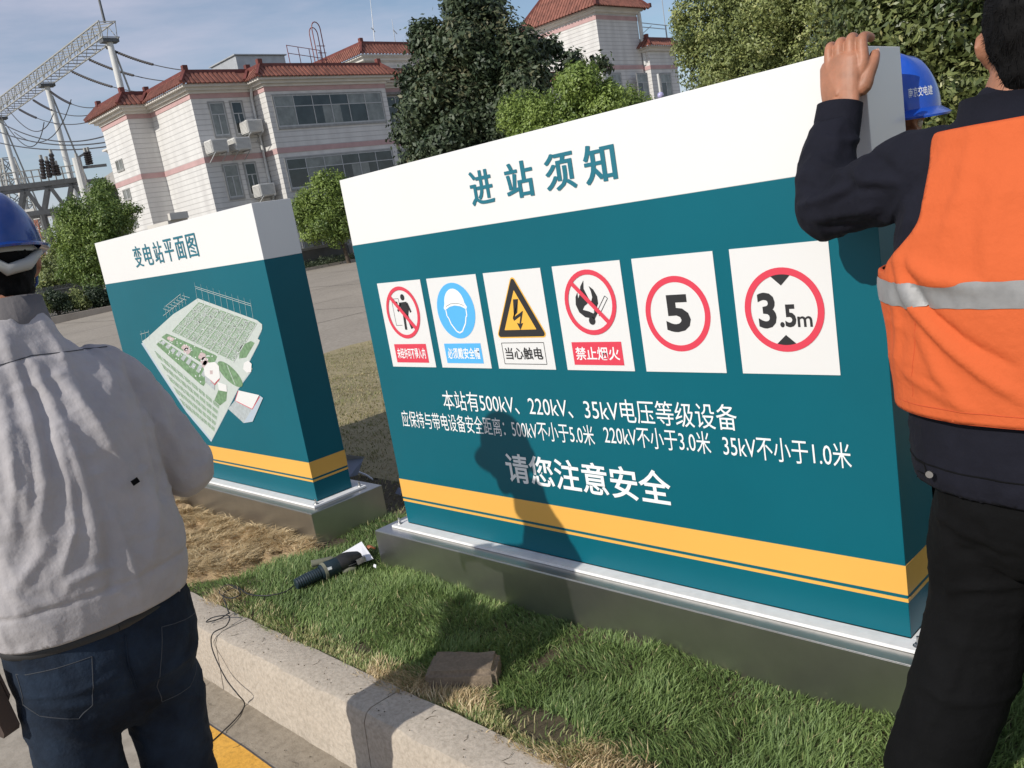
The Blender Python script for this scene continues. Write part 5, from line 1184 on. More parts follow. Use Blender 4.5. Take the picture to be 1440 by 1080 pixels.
    limb(t, [A3(.825, -1.495, .700), A3(.825, -1.492, .78), A3(.820, -1.492, .93), A3(.812, -1.495, 1.06), A3(.800, -1.497, 1.165), A3(.790, -1.495, 1.245), A3(.780, -1.490, 1.300)], [(.226, .160), (.234, .166), (.228, .160), (.232, .152), (.215, .122), (.158, .095), (.096, .078)], ref=R_, n=5, seg=36, power=2.35)
    limb(t, [A3(.787, -1.495, 1.26), A3(.762, -1.485, 1.345)], [(.092, .080), (.080, .076)], ref=R_)
    for k in (1, -1):
        limb(t, [sh[k]+A3(.01, -k*.035, .0), sh[k]+A3(.01, k*.01, -.06), (sh[k]+el[k])/2+[.01, 0, -.02], el[k]+A3(.01, 0, -.01)], [.078, .078, .074, .070], seg=22)
        limb(t, [el[k]+A3(.012, 0, 0), (el[k]+wr[k])/2, wr[k]+A3(.02, 0, 0)], [.070, .062, .050], seg=22)
    me = remesh(t, .0065, 4); v, nr = vget(me); back = np.clip(nr@A3(.95, -.2, 0), 0, 1)
    yz = lambda px, py: tuple(atx(px, py, .95)[1:]); Q = v[:, 1:3]
    ridge = [([(94, 530), (125, 580), (150, 622), (183, 674)], .016, .018), ([(60, 512), (80, 560), (100, 620), (118, 700), (130, 770)], .016, .015), ([(20, 470), (36, 520), (48, 590), (58, 680), (50, 760)], .015, .013),
             ([(110, 455), (140, 490), (168, 530), (185, 570)], .013, .013), ([(75, 440), (98, 478), (110, 510)], .012, .010), ([(150, 470), (178, 505), (195, 540)], .011, .009), ([(5, 520), (14, 600), (20, 690), (15, 770)], .014, .012),
             ([(165, 760), (180, 800), (193, 838)], .010, .011), ([(63, 760), (40, 800), (21, 830)], .013, .009), ([(200, 660), (215, 720), (205, 780)], .014, .010), ([(120, 640), (140, 710), (165, 750)], .013, .010),
             ([(240, 590), (262, 620), (275, 650)], .010, .010), ([(85, 820), (120, 800), (150, 790)], .009, .006), ([(225, 500), (243, 560), (258, 610)], .012, .009),
             ([(75, 600), (92, 680), (98, 740), (80, 800)], .009, .009), ([(30, 610), (36, 680), (34, 730)], .008, .008), ([(145, 560), (170, 600), (198, 640)], .009, .008), ([(0, 820), (40, 850), (90, 845)], .009, .005)]
    valley = [([(76, 530), (98, 600), (120, 660), (140, 720)], .014, -.014), ([(141, 740), (148, 800), (146, 840)], .014, -.012), ([(120, 520), (160, 585), (200, 650)], .013, -.012), ([(40, 500), (60, 570), (70, 660)], .012, -.011), ([(200, 505), (212, 560), (225, 640), (232, 700)], .013, -.017), ([(245, 650), (235, 690), (250, 705)], .010, -.010)]
    L_ = [([yz(*q_) for q_ in pl], w, a) for pl, w, a in ridge+valley]
    band = sm((.745-v[:, 2])/.02); lv = .35+.65*back
    v = v+nr*(folds(Q, L_)*lv*(1-.75*band)*.82+.009*wrinkle(v, 8, (1, 1, .42), 3)*(1-.4*back)+.006*wrinkle(v, 13, (1, 1, .35), 13)*(1-.5*band)+.0034*wrinkle(v, 30, (1, 1, .8), 11)+.004*wrinkle(v, 20, (1, 1, 1.7), 17)*(1-.7*back))[:, None]
    # yoke seam and waistband line as real creases
    s1, _ = seg_dist(Q, yz(0, 519), yz(60, 500)); s2, _ = seg_dist(Q, yz(60, 500), yz(182, 486)); sd = np.minimum(s1, s2); v = v-nr*(.003*np.exp(-(sd/.004)**2)*(back > .2))[:, None]
    v = v-nr*(.005*np.exp(-((v[:, 2]-.742)/.006)**2)*(np.linalg.norm(v[:, :2]-[.82, -1.49], axis=1) < .30)*(np.abs(v[:, 1]+1.49) < .25))[:, None]
    vset(me, v)
    cutmesh(me, lambda c: ~((c[:, 2] < .655) & (np.abs(c[:, 1]+1.49) < .26))&~((c[:, 2] > 1.36))); relax_rim(me)
    jk = put('jacket', me, M['grey_cloth'], root); so_ = jk.modifiers.new('t', 'SOLIDIFY'); so_.thickness = .003
    m_ = MB(); on_back(m_, [yz(-10, 521), yz(60, 500), yz(182, 487)], .0011, .0005, me, 14); part('yoke_seam', m_, M['stitch'], jk)
    m_ = MB(); pts = [A3(.755+.088*math.cos(a), -1.484+.088*math.sin(a), 1.352+.012*math.cos(a)) for a in np.linspace(0, 2*math.pi, 30)]
    vs = []; 
    for (c_, hz) in ((0, 0), (1, 0)): pass
    for q_ in pts: d = q_-A3(.755, -1.484, q_[2]); vs += [q_+d*.02+A3(0, 0, -.030), q_-d*.06+A3(0, 0, .040), q_-d*.12+A3(0, 0, .036)]
    n_ = len(pts); m_.add(vs, [(3*i+j, 3*i+3+j, 3*i+4+j, 3*i+1+j) for i in range(n_-1) for j in range(2)]); cl = part('collar', m_, M['dcollar'], jk, smooth=True)
    # small dark tag on the back
    q_ = atx(190, 677, .995); m_ = MB(); m_.box(-.001, .003, -.008, .008, -.006, .006); tg = link('back_tag', m_.mesh('back_tag'), M['black_cloth'], jk); tg.location = tuple(q_-org_of(jk)); tg.rotation_euler = (.3, 0, 0)
    # leather tool pouch at the belt
    qh = A3(.80, -1.735, .53); m_ = MB(); m_.prism([(-.045, .07), (-.042, -.055), (-.028, -.070), (.028, -.070), (.042, -.055), (.045, .07)], 'y', -.018, .018); pc = link('tool_pouch', m_.mesh('tool_pouch'), M['leather'], root); pc.location = tuple(qh-org_of(root)); pc.rotation_euler = (.12, 0, .2)
    m_ = MB(); m_.prism([(-.048, .080), (-.048, .020), (-.020, -.005), (.020, -.005), (.048, .020), (.048, .080)], 'y', .019, .024); fl_ = link('flap', m_.mesh('flap'), M['leather'], pc)
    m_ = MB(); pts = [A3(.815+.138*math.cos(a), -1.487+.204*math.sin(a), .640) for a in np.linspace(0, 2*math.pi, 40)]; m_.tube(pts, .012, 6); part('belt', m_, M['shoe'], root, smooth=60)
M['dcollar'] = fabric('collar_cloth', (.16, .15, .15))
left_worker()

# ---------------------------------------------------------------- worker in orange vest holding the sign
def right_worker():
    F = A3(.28, .96, 0); F /= np.linalg.norm(F); R_ = np.cross(F, (0, 0, 1)); C0 = A3(2.475, -.300, 0)
    root = thing('person', 'bareheaded worker in orange safety vest gripping the top corner of the near sign', 'person', (2.475, -.3, 0))
    P = lambda f_, r_, u_: C0+F*f_+R_*r_+A3(0, 0, u_)
    hc = A3(2.520, -.262, 1.545); b_ = MB(); HF = A3(-.05, 1., 0); HP = head_shapes(b_, hc, HF, .98)
    shl = P(.0, -.185, 1.345); shr = P(0, .20, 1.32); el = A3(2.068, -.180, 1.302); wr = A3(2.078, -.060, 1.515)
    limb(b_, [P(0, 0, .74), P(0, 0, .90), P(-.01, 0, 1.10), P(0, 0, 1.30), P(.01, 0, 1.40)], [(.16, .12), (.155, .12), (.165, .12), (.175, .10), (.07, .06)], ref=R_)
    limb(b_, [P(.0, 0, 1.36), (hc+P(.01, 0, 1.42))/2+[0, 0, -.02], hc+[0, -.015, -.06]], [.066, .062, .060], ref=R_)
    limb(b_, [shl, (shl+el)/2, el], [.052, .046, .040]); limb(b_, [el, (el+wr)/2, wr], [.042, .040, .028])
    er = P(.02, .30, 1.08); wrr = P(.16, .24, 1.22); limb(b_, [shr, (shr+er)/2, er], [.052, .046, .040]); limb(b_, [er, wrr], [.042, .028])
    hl, hr = P(0, -.055, .76), P(0, .10, .76); kl, kr = A3(2.372, -.250, .44), P(.05, .13, .40); al, ar = A3(2.262, -.325, .085), P(-.05, .17, .085)
    for h_, k_, a_ in ((hl, kl, al), (hr, kr, ar)): limb(b_, [h_, (h_+k_)/2, k_, (k_+a_)/2, a_], [.085, .075, .055, .052, .036])
    hs = [remesh(b_, .009, 3)]
    # left hand: palm on the face of the sign, four fingers over its top edge, thumb along the end face
    kn = A3(2.072, -.038, 1.608); zt = ZT
    ch = []
    for i, (px, xo) in enumerate(((1166, -.001), (1180, .0), (1196, .0), (1212, .004))):
        k0 = aty(px+1, 96-i*2.5, -.044); k0[2] -= .002
        a1 = A3(k0[0]-.001+xo, -.036, zt+.003+.003*min(i, 2)); a2 = A3(k0[0]-.003+xo*2, -.017, zt+.0150+.003*min(i, 2)); a3 = A3(k0[0]-.003+xo*2, .006, zt+.0135)
        ch.append([k0, a1, a2, a3])
    ch[3] = [ch[3][0], A3(ch[3][0][0]-.001, -.036, zt+.006), A3(ch[3][0][0]-.001, -.018, zt+.0165), A3(ch[3][0][0]+.002, .003, zt+.0135)]
    th = [aty(1211, 124, -.050), aty(1221, 104, -.040), aty(1226, 88, -.026)+[.002, 0, 0], aty(1228, 77, -.012)+[.004, 0, 0]]
    hm = hand(wr, kn, ch, th, (1, -.25, 0), wid=.050, th=.020, fr=.0128, wr0=.043); me = remesh(hm, .0024, 2)
    v, nr = vget(me); 
    kk = [np.array(c_[0]) for c_ in ch]
    for c_ in ch: v += nr*(.0018*np.exp(-(np.linalg.norm(v-c_[0], axis=1)/.010)**2))[:, None]           # knuckles
    for a, c_ in zip(ch[:-1], ch[1:]): mid = (a[0]+c_[0])/2+[0, -.004, -.004]; v -= nr*(.0022*np.exp(-(np.linalg.norm(v-mid, axis=1)/.008)**2))[:, None]
    for c_ in ch: d, _ = seg_dist(v, wr+A3(0, -.02, .02), c_[0]+[0, -.01, 0]); v += nr*(.0009*np.exp(-(d/.004)**2))[:, None]   # tendons
    vset(me, v); hs.append(me)
    k2 = wrr+F*.08+A3(0, 0, .02); ch2 = []
    for i in range(4): a = k2+R_*(.03-.02*i); ch2.append([a, a+F*.035, a+F*.045+A3(0, 0, -.025), a+F*.030+A3(0, 0, -.042)])
    hs.append(remesh(hand(wrr, k2, ch2, [wrr+F*.03-R_*.035, wrr+F*.06-R_*.045, wrr+F*.085-R_*.04], R_), .0035, 1))
    body = put('body', join_into(hs), M['skin'], root); face_bits(root, body, HP)
    m_ = MB(); t_ = A3(*th[-1]); n_ = 12   # thumb nail
    d = (th[-1]-th[-2]); d /= np.linalg.norm(d); outn = A3(.75, -.62, .1); outn -= d*(outn@d); outn /= np.linalg.norm(outn); sd_ = np.cross(d, outn)
    m_.add([t_+d*.002+outn*.0098+(d*.0075*math.cos(a)+sd_*.0055*math.sin(a))-outn*.0022*abs(math.sin(a)) for a in np.linspace(0, 2*math.pi, n_, endpoint=False)], [tuple(range(n_))]); part('thumb_nail', m_, M['nail'], root, fix=False)
    # hair
    m_ = MB(); limb(m_, [HP(-.018, 0, .070), HP(-.020, 0, .03), HP(-.036, 0, -.01), HP(-.046, 0, -.045)], [(.072, .092), (.077, .098), (.071, .080), (.056, .054)], ref=np.cross(HF, (0, 0, 1)), seg=26); me = remesh(m_, .006, 2); v, nr = vget(me)
    v += nr*(.004*vnoise(v*[1, 1, .35], 90, 4)+.0025*vnoise(v*[1, 1, .3], 220, 5))[:, None]; vset(me, v); hair = put('hair', me, M['hair'], root)
    rr_ = np.random.default_rng(5); vs = []; fs = []; sel = rr_.choice(len(v), 5200)
    for i in sel:   # short strands
        if nr[i][2] < -.5: continue
        d = nr[i]*.45+rr_.normal(0, .35, 3)+[0, 0, -.65]; d /= np.linalg.norm(d); w_ = np.cross(d, nr[i]); w_ /= np.linalg.norm(w_)+1e-9; p = v[i]+org_of(root)*0; l = rr_.uniform(.006, .013); b0_ = len(vs)
        vs += [p-w_*.0006, p+w_*.0006, p+d*l]; fs.append((b0_, b0_+1, b0_+2))
    me2 = bpy.data.meshes.new('hair_strands'); me2.from_pydata([tuple(q_-org_of(root)) for q_ in vs], [], fs); o_ = link('hair_strands', me2, M['hair'], hair); o_['kind'] = 'stuff'
    # trousers
    j = MB(); limb(j, [P(0, 0, .84), P(0, 0, .76), P(0, 0, .69)], [(.150, .125), (.152, .130), (.150, .128)], ref=R_, seg=30, power=2.3)
    limb(j, [hl+[.012, 0, -.02], A3(2.392, -.262, .58), kl, A3(2.325, -.285, .25), al+[.006, 0, -.02]], [(.110, .116), (.108, .112), (.102, .105), (.096, .100), (.094, .098)], ref=R_, seg=26)
    limb(j, [hr+[0, 0, -.02], (hr+kr)/2, kr, (kr+ar)/2, ar+[0, 0, -.02]], [(.112, .116), (.108, .112), (.098, .10), (.09, .092), (.09, .092)], ref=R_, seg=26)
    me = remesh(j, .0085, 3); v, nr = vget(me); FL = []
    U2 = np.stack([(v-C0)@R_, v[:, 2]], -1)
    def rz2(px, py, f_=-.10):
        o_ = C0+F*f_; d = ray(px, py); t = ((o_-CP)@F)/(d@F); q_ = CP+d*t; return ((q_-C0)@R_, q_[2])
    fl = [([(1310, 720), (1350, 735), (1400, 760)], .012, .008), ([(1345, 775), (1390, 770), (1440, 790)], .010, -.007), ([(1330, 830), (1370, 830), (1430, 840)], .010, .007), ([(1320, 700), (1340, 790), (1325, 880)], .012, .006), ([(1400, 700), (1420, 800), (1400, 900)], .014, .008),
          ([(1300, 950), (1340, 980), (1380, 1000)], .010, .006), ([(1350, 690), (1400, 700), (1440, 715)], .009, -.006), ([(1360, 860), (1340, 960), (1310, 1050)], .010, .006)]
    v = v+nr*(folds(U2, [([rz2(*q_) for q_ in pl], w, a) for pl, w, a in fl])+.009*wrinkle(v, 8, (1, 1, 1.2), 25)+.003*wrinkle(v, 26, (1, 1, 1.5), 28))[:, None]; vset(me, v); put('trousers', me, M['black_cloth'], root)
    shoe(root, (al[0]+.0, al[1]+.0, -.006), A3(-.55, .75, 0), 1.02); shoe(root, (ar[0], ar[1], -.006), F, 1.02)
    # jacket: torso, both sleeves, turned-back cuff
    trs = [P(0, 0, .775), P(0, 0, .86), P(0, 0, 1.00), P(-.005, 0, 1.14), P(0, 0, 1.28), P(.005, 0, 1.375)]; trr = [(.206, .148), (.206, .148), (.205, .146), (.215, .142), (.205, .115), (.115, .085)]
    t = MB(); limb(t, trs, trr, ref=R_, n=5, seg=36, power=2.3)
    limb(t, [P(.0, 0, 1.35), P(.012, 0.0, 1.418)], [(.105, .085), (.074, .070)], ref=R_)
    limb(t, [shl+R_*.06, shl+A3(-.02, .01, -.005), (shl+el)/2+[0, 0, -.008], el+A3(.012, .0, -.012)], [.082, .082, .074, .066], seg=24)
    limb(t, [el+A3(.012, 0, -.005), (el+wr)/2+A3(-.006, -.006, 0), wr+A3(-.004, -.018, -.045)], [.068, .057, .045], seg=24)
    limb(t, [shr, (shr+er)/2, er], [.078, .070, .062]); limb(t, [er, wrr], [.062, .050])
    me = remesh(t, .0065, 3); v, nr = vget(me); arm = sm((2.33-v[:, 0])/.05)*(v[:, 2] > 1.1)
    def ap(px, py): return aty(px, py, -.24)[[0, 2]]
    Qa = v[:, [0, 2]]; fa = [([(1128, 225), (1160, 240), (1195, 245)], .009, .008), ([(1120, 262), (1150, 268), (1185, 250)], .008, -.008), ([(1122, 290), (1160, 280), (1200, 262)], .009, .010), ([(1140, 310), (1190, 300), (1240, 290)], .009, .007),
          ([(1135, 195), (1165, 205), (1195, 200)], .007, .006), ([(1160, 320), (1210, 320), (1260, 300)], .009, -.007), ([(1200, 235), (1240, 250), (1285, 250)], .011, .008), ([(1220, 212), (1260, 222), (1290, 240)], .009, -.007), ([(1180, 285), (1220, 262), (1262, 262)], .008, -.007), ([(1235, 320), (1265, 300), (1295, 270)], .010, .009)]
    v = v+nr*(folds(Qa, [([ap(*q_) for q_ in pl], w, a) for pl, w, a in fa])*arm+.009*wrinkle(v, 11, (1, 1, 1), 33)*(.4+.6*arm)+.004*wrinkle(v, 26, (1, 1, 1), 35))[:, None]; vset(me, v)
    cutmesh(me, lambda c: ~((c[:, 2] < .748) & (np.linalg.norm(c[:, :2]-C0[:2], axis=1) < .3))&~(c[:, 2] > 1.485)); relax_rim(me)
    jk = put('jacket', me, M['navy_cloth'], root); so_ = jk.modifiers.new('t', 'SOLIDIFY'); so_.thickness = .003
    # cuff
    c1, c0_ = wr+A3(-.000, -.006, .000), wr+A3(-.006, -.024, -.072); ax = c1-c0_; ax /= np.linalg.norm(ax); u = np.cross(ax, (0, 1, 0)); u /= np.linalg.norm(u); w = np.cross(ax, u); vs = []
    for t_, rr0 in ((-.1, .0500), (.5, .0520), (1.0, .0500), (1.0, .0455), (.6, .043)):
        for k in range(30): a = 2*math.pi*k/30; vs.append(c0_+(c1-c0_)*t_+(u*math.cos(a)+w*math.sin(a)*.85)*(rr0+.0022*math.sin(3*a+t_*2)))
    m_ = MB(); m_.add(vs, [(j_*30+k, j_*30+(k+1) % 30, (j_+1)*30+(k+1) % 30, (j_+1)*30+k) for j_ in range(4) for k in range(30)]); part('cuff', m_, M['navy_cloth'], jk, smooth=50)
    # collar
    m_ = MB(); cc = P(.010, 0, 1.425); vs = []
    for a in np.linspace(0, 2*math.pi, 32): d = R_*.088*math.cos(a)+F*.082*math.sin(a); z_ = A3(0, 0, .012*(-math.sin(a))); vs += [cc+d*1.06+z_+A3(0, 0, -.035), cc+d*.90+z_+A3(0, 0, .028), cc+d*.84+z_+A3(0, 0, .022)]
    m_.add(vs, [(3*i+j_, 3*i+3+j_, 3*i+4+j_, 3*i+1+j_) for i in range(31) for j_ in range(2)]); part('collar', m_, M['navy_cloth'], jk, smooth=True)
    # vest over the jacket: a larger torso, open at arms and hem
    vt = MB(); limb(vt, [P(0, 0, .83)]+trs[1:], [(a+.020, b2+.020) for a, b2 in trr], ref=R_, n=5, seg=40, power=2.3); me = remesh(vt, .0065, 3); v, nr = vget(me)
    U2 = np.stack([(v-C0)@R_, v[:, 2]], -1)
    VF = [([(1262, 372), (1290, 430), (1340, 480), (1400, 530), (1440, 560)], .011, .013), ([(1275, 366), (1320, 440), (1370, 480), (1430, 515)], .010, -.009), ([(1300, 470), (1330, 520), (1360, 560)], .013, .008), ([(1262, 362), (1320, 390), (1380, 400)], .013, .011), ([(1270, 520), (1320, 545), (1380, 575)], .010, .006), ([(1340, 200), (1345, 270), (1330, 340)], .016, .006), ([(1400, 250), (1390, 330), (1400, 400)], .018, .007), ([(1253, 400), (1262, 460), (1256, 530)], .010, .006)]
    VF = [([rz2(*q_, -.15) for q_ in pl], w, a) for pl, w, a in VF]
    def vdisp(V, Nn): U_ = np.stack([(V-C0)@R_, V[:, 2]], -1); bk = np.clip(-(Nn@F), 0, 1); return folds(U_, VF)*bk+.007*wrinkle(V, 7, (1, 1, .9), 43)+.0025*wrinkle(V, 22, (1, 1, 1), 45)
    v0 = v.copy(); v = v+nr*vdisp(v, nr)[:, None]
    def keep(c):
        u_ = (c-C0)@R_; f_ = (c-C0)@F; z_ = c[:, 2]; hem = .905+.0*u_
        arm_ = (np.abs(u_) > np.where(u_ > 0, .13, .078)+.085*np.clip((1.275-z_)/.085, 0, 1)**1.5+.02*np.clip((z_-1.34)/.06, 0, 1)) & (z_ > 1.175)
        nk = (z_ > 1.415) | ((f_ > -.02) & (z_ > 1.30) & (np.abs(u_) < .06)); return (z_ > hem) & ~arm_ & ~nk
    vset(me, v); me_v = me
    strip = me.copy(); cutmesh(me, keep); relax_rim(me)
    vs_ = put('vest', me, M['orange_cloth'], root); so_ = vs_.modifiers.new('t', 'SOLIDIFY'); so_.thickness = .004; so_.offset = 1; rim_tubes(me, 'edge_binding', M['binding'], vs_)
    cutmesh(strip, lambda c: (c[:, 2] > 1.112) & (c[:, 2] < 1.158)); relax_rim(strip, 6); vv, nn_ = vget(strip); vset(strip, vv+nn_*.0062); so2 = put('reflective_strip', strip, M['reflective'], vs_)
    from mathutils.bvhtree import BVHTree
    def seam(src, name, m, parent, pts, r, off=.0006, n_=16):
        bm = bmesh.new(); bm.from_mesh(src); bv = BVHTree.FromBMesh(bm); o_ = org_of(root); out = []
        for a, c in zip(pts[:-1], pts[1:]):
            for t_ in np.linspace(0, 1, n_, endpoint=False):
                u_, z_ = a[0]+(c[0]-a[0])*t_, a[1]+(c[1]-a[1])*t_; s0_ = C0-F*.6+R_*u_+A3(0, 0, z_)-o_; h_ = bv.ray_cast(Vector(s0_), Vector(F))
                if h_[0] is not None: out.append(np.array(h_[0])+o_-F*off)
        bm.free()
        if len(out) > 2: m_ = MB(); m_.tube(out, r, 5); part(name, m_, m, parent)
    # stitched seams on the back of the vest and round the jacket's waistband
    seam(me_v, 'vest_seam', M['binding'], vs_, [(-.20, .925), (0, .928), (.20, .925)], .0011, .004)
    seam(me_v, 'vest_seam', M['binding'], vs_, [(-.165, 1.10), (-.160, .93)], .0011, .004); seam(me_v, 'vest_seam', M['binding'], vs_, [(-.085, 1.10), (-.110, .93)], .0009, .004)
    seam(jk.data, 'waistband_seam', M['black_cloth'], jk, [(-.19, .798), (0, .800), (.19, .798)], .0016)
    seam(jk.data, 'waistband_tab', M['black_cloth'], jk, [(-.150, .796), (-.115, .796), (-.110, .785), (-.115, .772), (-.150, .772)], .0014, .001, 6)
    # press-stud tab on the jacket hem
    q_ = atd(1281, 617, 1.79)
    m_ = MB(); m_.tube([P(-.155, -.085, .790), P(-.160, -.083, .790)], .007, 12); part('hem_button', m_, M['bolt'], jk)
M['binding'] = fabric('orange_binding', (.50, .085, .030), var=.1)
M['nail'] = mat('nail', (.62, .36, .29), .3)
right_worker()

# ---------------------------------------------------------------- worker behind the sign, only the helmet shows
def back_worker():
    hc = atd(1252, 182, 2.60); F = A3(.80, -.60, 0); BF = A3(.2, -.98, 0); BF /= np.linalg.norm(BF); BR = np.cross(BF, (0, 0, 1)); F /= np.linalg.norm(F); R_ = np.cross(F, (0, 0, 1)); g0 = A3(hc[0]-.03, hc[1], 0); z0 = float(gz(np.array([hc[0]]), np.array([hc[1]]))[0])
    root = thing('person', 'worker in bright blue lettered helmet, mostly hidden behind the near sign', 'person', (g0[0], g0[1], z0)); b_ = MB(); P = head_shapes(b_, hc, F, .98)
    q_ = lambda f_, r_, u_: A3(g0[0], g0[1]+.03, u_)+BF*f_+BR*r_
    sc_ = (hc[2]-.02)/1.49; Z = lambda z_: z_*sc_
    limb(b_, [q_(0, 0, Z(.78)), q_(0, 0, Z(1.0)), q_(0, 0, Z(1.2)), q_(0, 0, Z(1.30))], [(.15, .11), (.15, .11), (.17, .10), (.07, .06)], ref=BR); limb(b_, [q_(.0, 0, Z(1.28)), hc+[0, 0, -.06]], [.06, .055])
    arms = {}
    for k in (1, -1):
        s_, e_, w_ = q_(0, k*.17, Z(1.23)), q_(-.05, k*.21, Z(.97)), q_(-.03, k*.22, Z(.76)); arms[k] = (s_, e_, w_); limb(b_, [s_, e_, w_], [.05, .042, .03]); limb(b_, [q_(0, k*.09, Z(.76)), q_(.02, k*.10, Z(.42)), q_(0, k*.10, .09)], [.08, .055, .036])
    hs = [remesh(b_, .011, 3)]
    for k in (1, -1):
        w_ = arms[k][2]; kk = w_+F*.06+A3(0, 0, -.055); ch = []
        for i in range(4): a = kk+R_*(.03-.02*i); ch.append([a, a+F*.012+A3(0, 0, -.03), a+F*.004+A3(0, 0, -.055), a+F*-.01+A3(0, 0, -.068)])
        hs.append(remesh(hand(w_, kk, ch, [w_+F*.03-R_*k*.03, w_+F*.06-R_*k*.04+A3(0, 0, -.03), w_+F*.07-R_*k*.035+A3(0, 0, -.055)], R_), .004, 1))
    body = put('body', join_into(hs), M['skin'], root); face_bits(root, body, P)
    m_ = MB(); limb(m_, [P(-.022, 0, .05), P(-.028, 0, .0), P(-.036, 0, -.04)], [(.078, .090), (.083, .088), (.066, .062)], ref=R_, seg=20); put('hair', remesh(m_, .009, 2), M['hair'], root)
    h, hF, hR, hU = helmet(root, P(0, 0, .040), F, M['helmet_blue'], .98, label='bright blue hard hat with white lettering', tilt=.02)
    # lettering wrapped on the side of the shell that faces us
    v_, f_ = glyphs('南京交电建', bold=.01); lo, hi = v_.min(0), v_.max(0); c = P(0, 0, .040); out = []
    from mathutils.bvhtree import BVHTree
    bm = bmesh.new(); bm.from_mesh(h.data); bv = BVHTree.FromBMesh(bm); hw = org_of(h)
    toc = CP-c; toc[2] = 0; toc /= np.linalg.norm(toc); tr_ = np.cross((0, 0, 1), toc)
    for x, y in v_:
        s_ = .047+(x-lo[0])/(hi[0]-lo[0])*.056; z_ = .026+(y-lo[1])/(hi[1]-lo[1])*.024; o_ = c+toc*.4+tr_*s_+A3(0, 0, z_); hh = bv.ray_cast(Vector(o_-hw), Vector(-toc))
        out.append(np.array(hh[0])+hw+toc*.0012 if hh[0] is not None else c+toc*.12+tr_*s_+A3(0, 0, z_))
    bm.free(); m_ = MB(); m_.add(out, f_); part('helmet_lettering', m_, M['white_ink'], h, fix=False)
    t = MB(); limb(t, [q_(0, 0, Z(.72)), q_(0, 0, Z(1.0)), q_(0, 0, Z(1.17)), q_(0, 0, Z(1.27))], [(.20, .14), (.20, .14), (.20, .12), (.09, .08)], ref=BR, power=2.3)
    for k in (1, -1): s_, e_, w_ = arms[k]; limb(t, [s_, e_, w_+(e_-w_)*.15], [.07, .06, .048])
    me = remesh(t, .011, 3); v, nr = vget(me); vset(me, v+nr*(.007*wrinkle(v, 9, (1, 1, 1), 3))[:, None]); put('jacket', me, M['navy_cloth'], root)
    t = MB(); limb(t, [q_(0, 0, Z(.78)), q_(0, 0, Z(.68))], [(.18, .13), (.18, .13)], ref=BR)
    for k in (1, -1): limb(t, [q_(0, k*.09, Z(.72)), q_(.02, k*.10, Z(.42)), q_(0, k*.10, .02+z0)], [.10, .08, .075]); shoe(root, q_(0, k*.10, z0)*[1, 1, 0]+A3(0, 0, z0), BF)
    put('trousers', remesh(t, .011, 3), M['black_cloth'], root)
back_worker()

# ================================================================== SMALL THINGS
# angle grinder lying in the grass
M['tool'] = mat('tool_blue_black', (.012, .026, .036), .45, var=.25, vscale=30); M['tooldark'] = mat('tool_black', (.02, .02, .021), .5, var=.3, vscale=40); M['toolgrip'] = mat('grey_green_grip', (.20, .20, .145), .6, var=.2, vscale=20); M['alloy'] = mat('tool_alloy', (.22, .215, .20), .45, metal=.6, var=.3, vscale=40)
def GP(px, py, z_): return atz(px, py, z_)
g0, g1 = GP(416, 822, .040), GP(478, 793, .052)
gr = thing('angle_grinder', 'dark blue angle grinder lying on the grass between the plinths', 'power tool', (g0+g1)/2)
d = (g1-g0)/np.linalg.norm(g1-g0); sdv = np.cross(d, (0, 0, 1)); sdv /= np.linalg.norm(sdv); L_ = np.linalg.norm(g1-g0)
m = MB(); pts = [g0+d*L_*t for t in np.linspace(0, .62, 26)]; m.tube(pts, [.022+.0018*(k % 2)+.004*math.sin(k/26*3) for k in range(26)], 16); part('rear_grip', m, M['tool'], gr, smooth=35)
m = MB(); m.tube([g0+d*L_*t for t in (.55, .62, .70, .92, 1.0)], [.030, .036, .038, .037, .033], 20); part('motor_housing', m, M['tool'], gr, smooth=40)
m = MB(); m.tube([g0+d*L_*t for t in (.60, .66)], [.0378, .0386], 20); part('label_band', m, M['toolgrip'], gr, smooth=40)
q = g0+d*L_*.76; m = MB(); n_ = (CP-q); n_ /= np.linalg.norm(n_); a = q+n_*.0385; m.beam(a-d*.008+[0, 0, .002], a+d*.010, .012, .003, up=n_); part('rating_label', m, M['white_ink'], gr)
hd = g1+d*.030; m = MB(); limb(m, [g1-d*.01, hd, hd+d*.045+A3(0, 0, -.006)], [(.036, .036), (.040, .038), (.030, .030)], ref=sdv, seg=18); limb(m, [hd+d*.02, hd+d*.02-sdv*.035+A3(0, 0, -.012)], [.026, .024], seg=16); part('gear_head', m, M['tooldark'], gr, smooth=50)
sp_ = hd+d*.02-sdv*.045+A3(0, 0, -.014); ax = -sdv*.95+A3(0, 0, -.3); ax /= np.linalg.norm(ax); u = np.cross(ax, d); u /= np.linalg.norm(u); vv = np.cross(ax, u); vs = []
u = d; vv = sdv; ax = A3(0, 0, -1)+sdv*.35; ax /= np.linalg.norm(ax); vv = np.cross(ax, u); sp_ = hd+d*.030+ax*.012
for (r_, h_) in ((.020, .0), (.062, .0), (.066, .004), (.066, .022), (.063, .022)):
    for k in range(19): a = -math.pi*.62+math.pi*1.15*k/18; vs.append(sp_+(u*math.cos(a)+vv*math.sin(a))*r_*.82+ax*h_)
m = MB(); m.add(vs, [(j_*19+k, j_*19+k+1, (j_+1)*19+k+1, (j_+1)*19+k) for j_ in range(4) for k in range(18)]); part('disc_guard', m, M['alloy'], gr, smooth=40)
m = MB(); m.tube([sp_+ax*.010, sp_+ax*.013], .050, 28); part('grinding_disc', m, M['tooldark'], gr, smooth=40); m = MB(); m.tube([sp_+ax*.013, sp_+ax*.022], .014, 10); part('flange_nut', m, M['alloy'], gr)
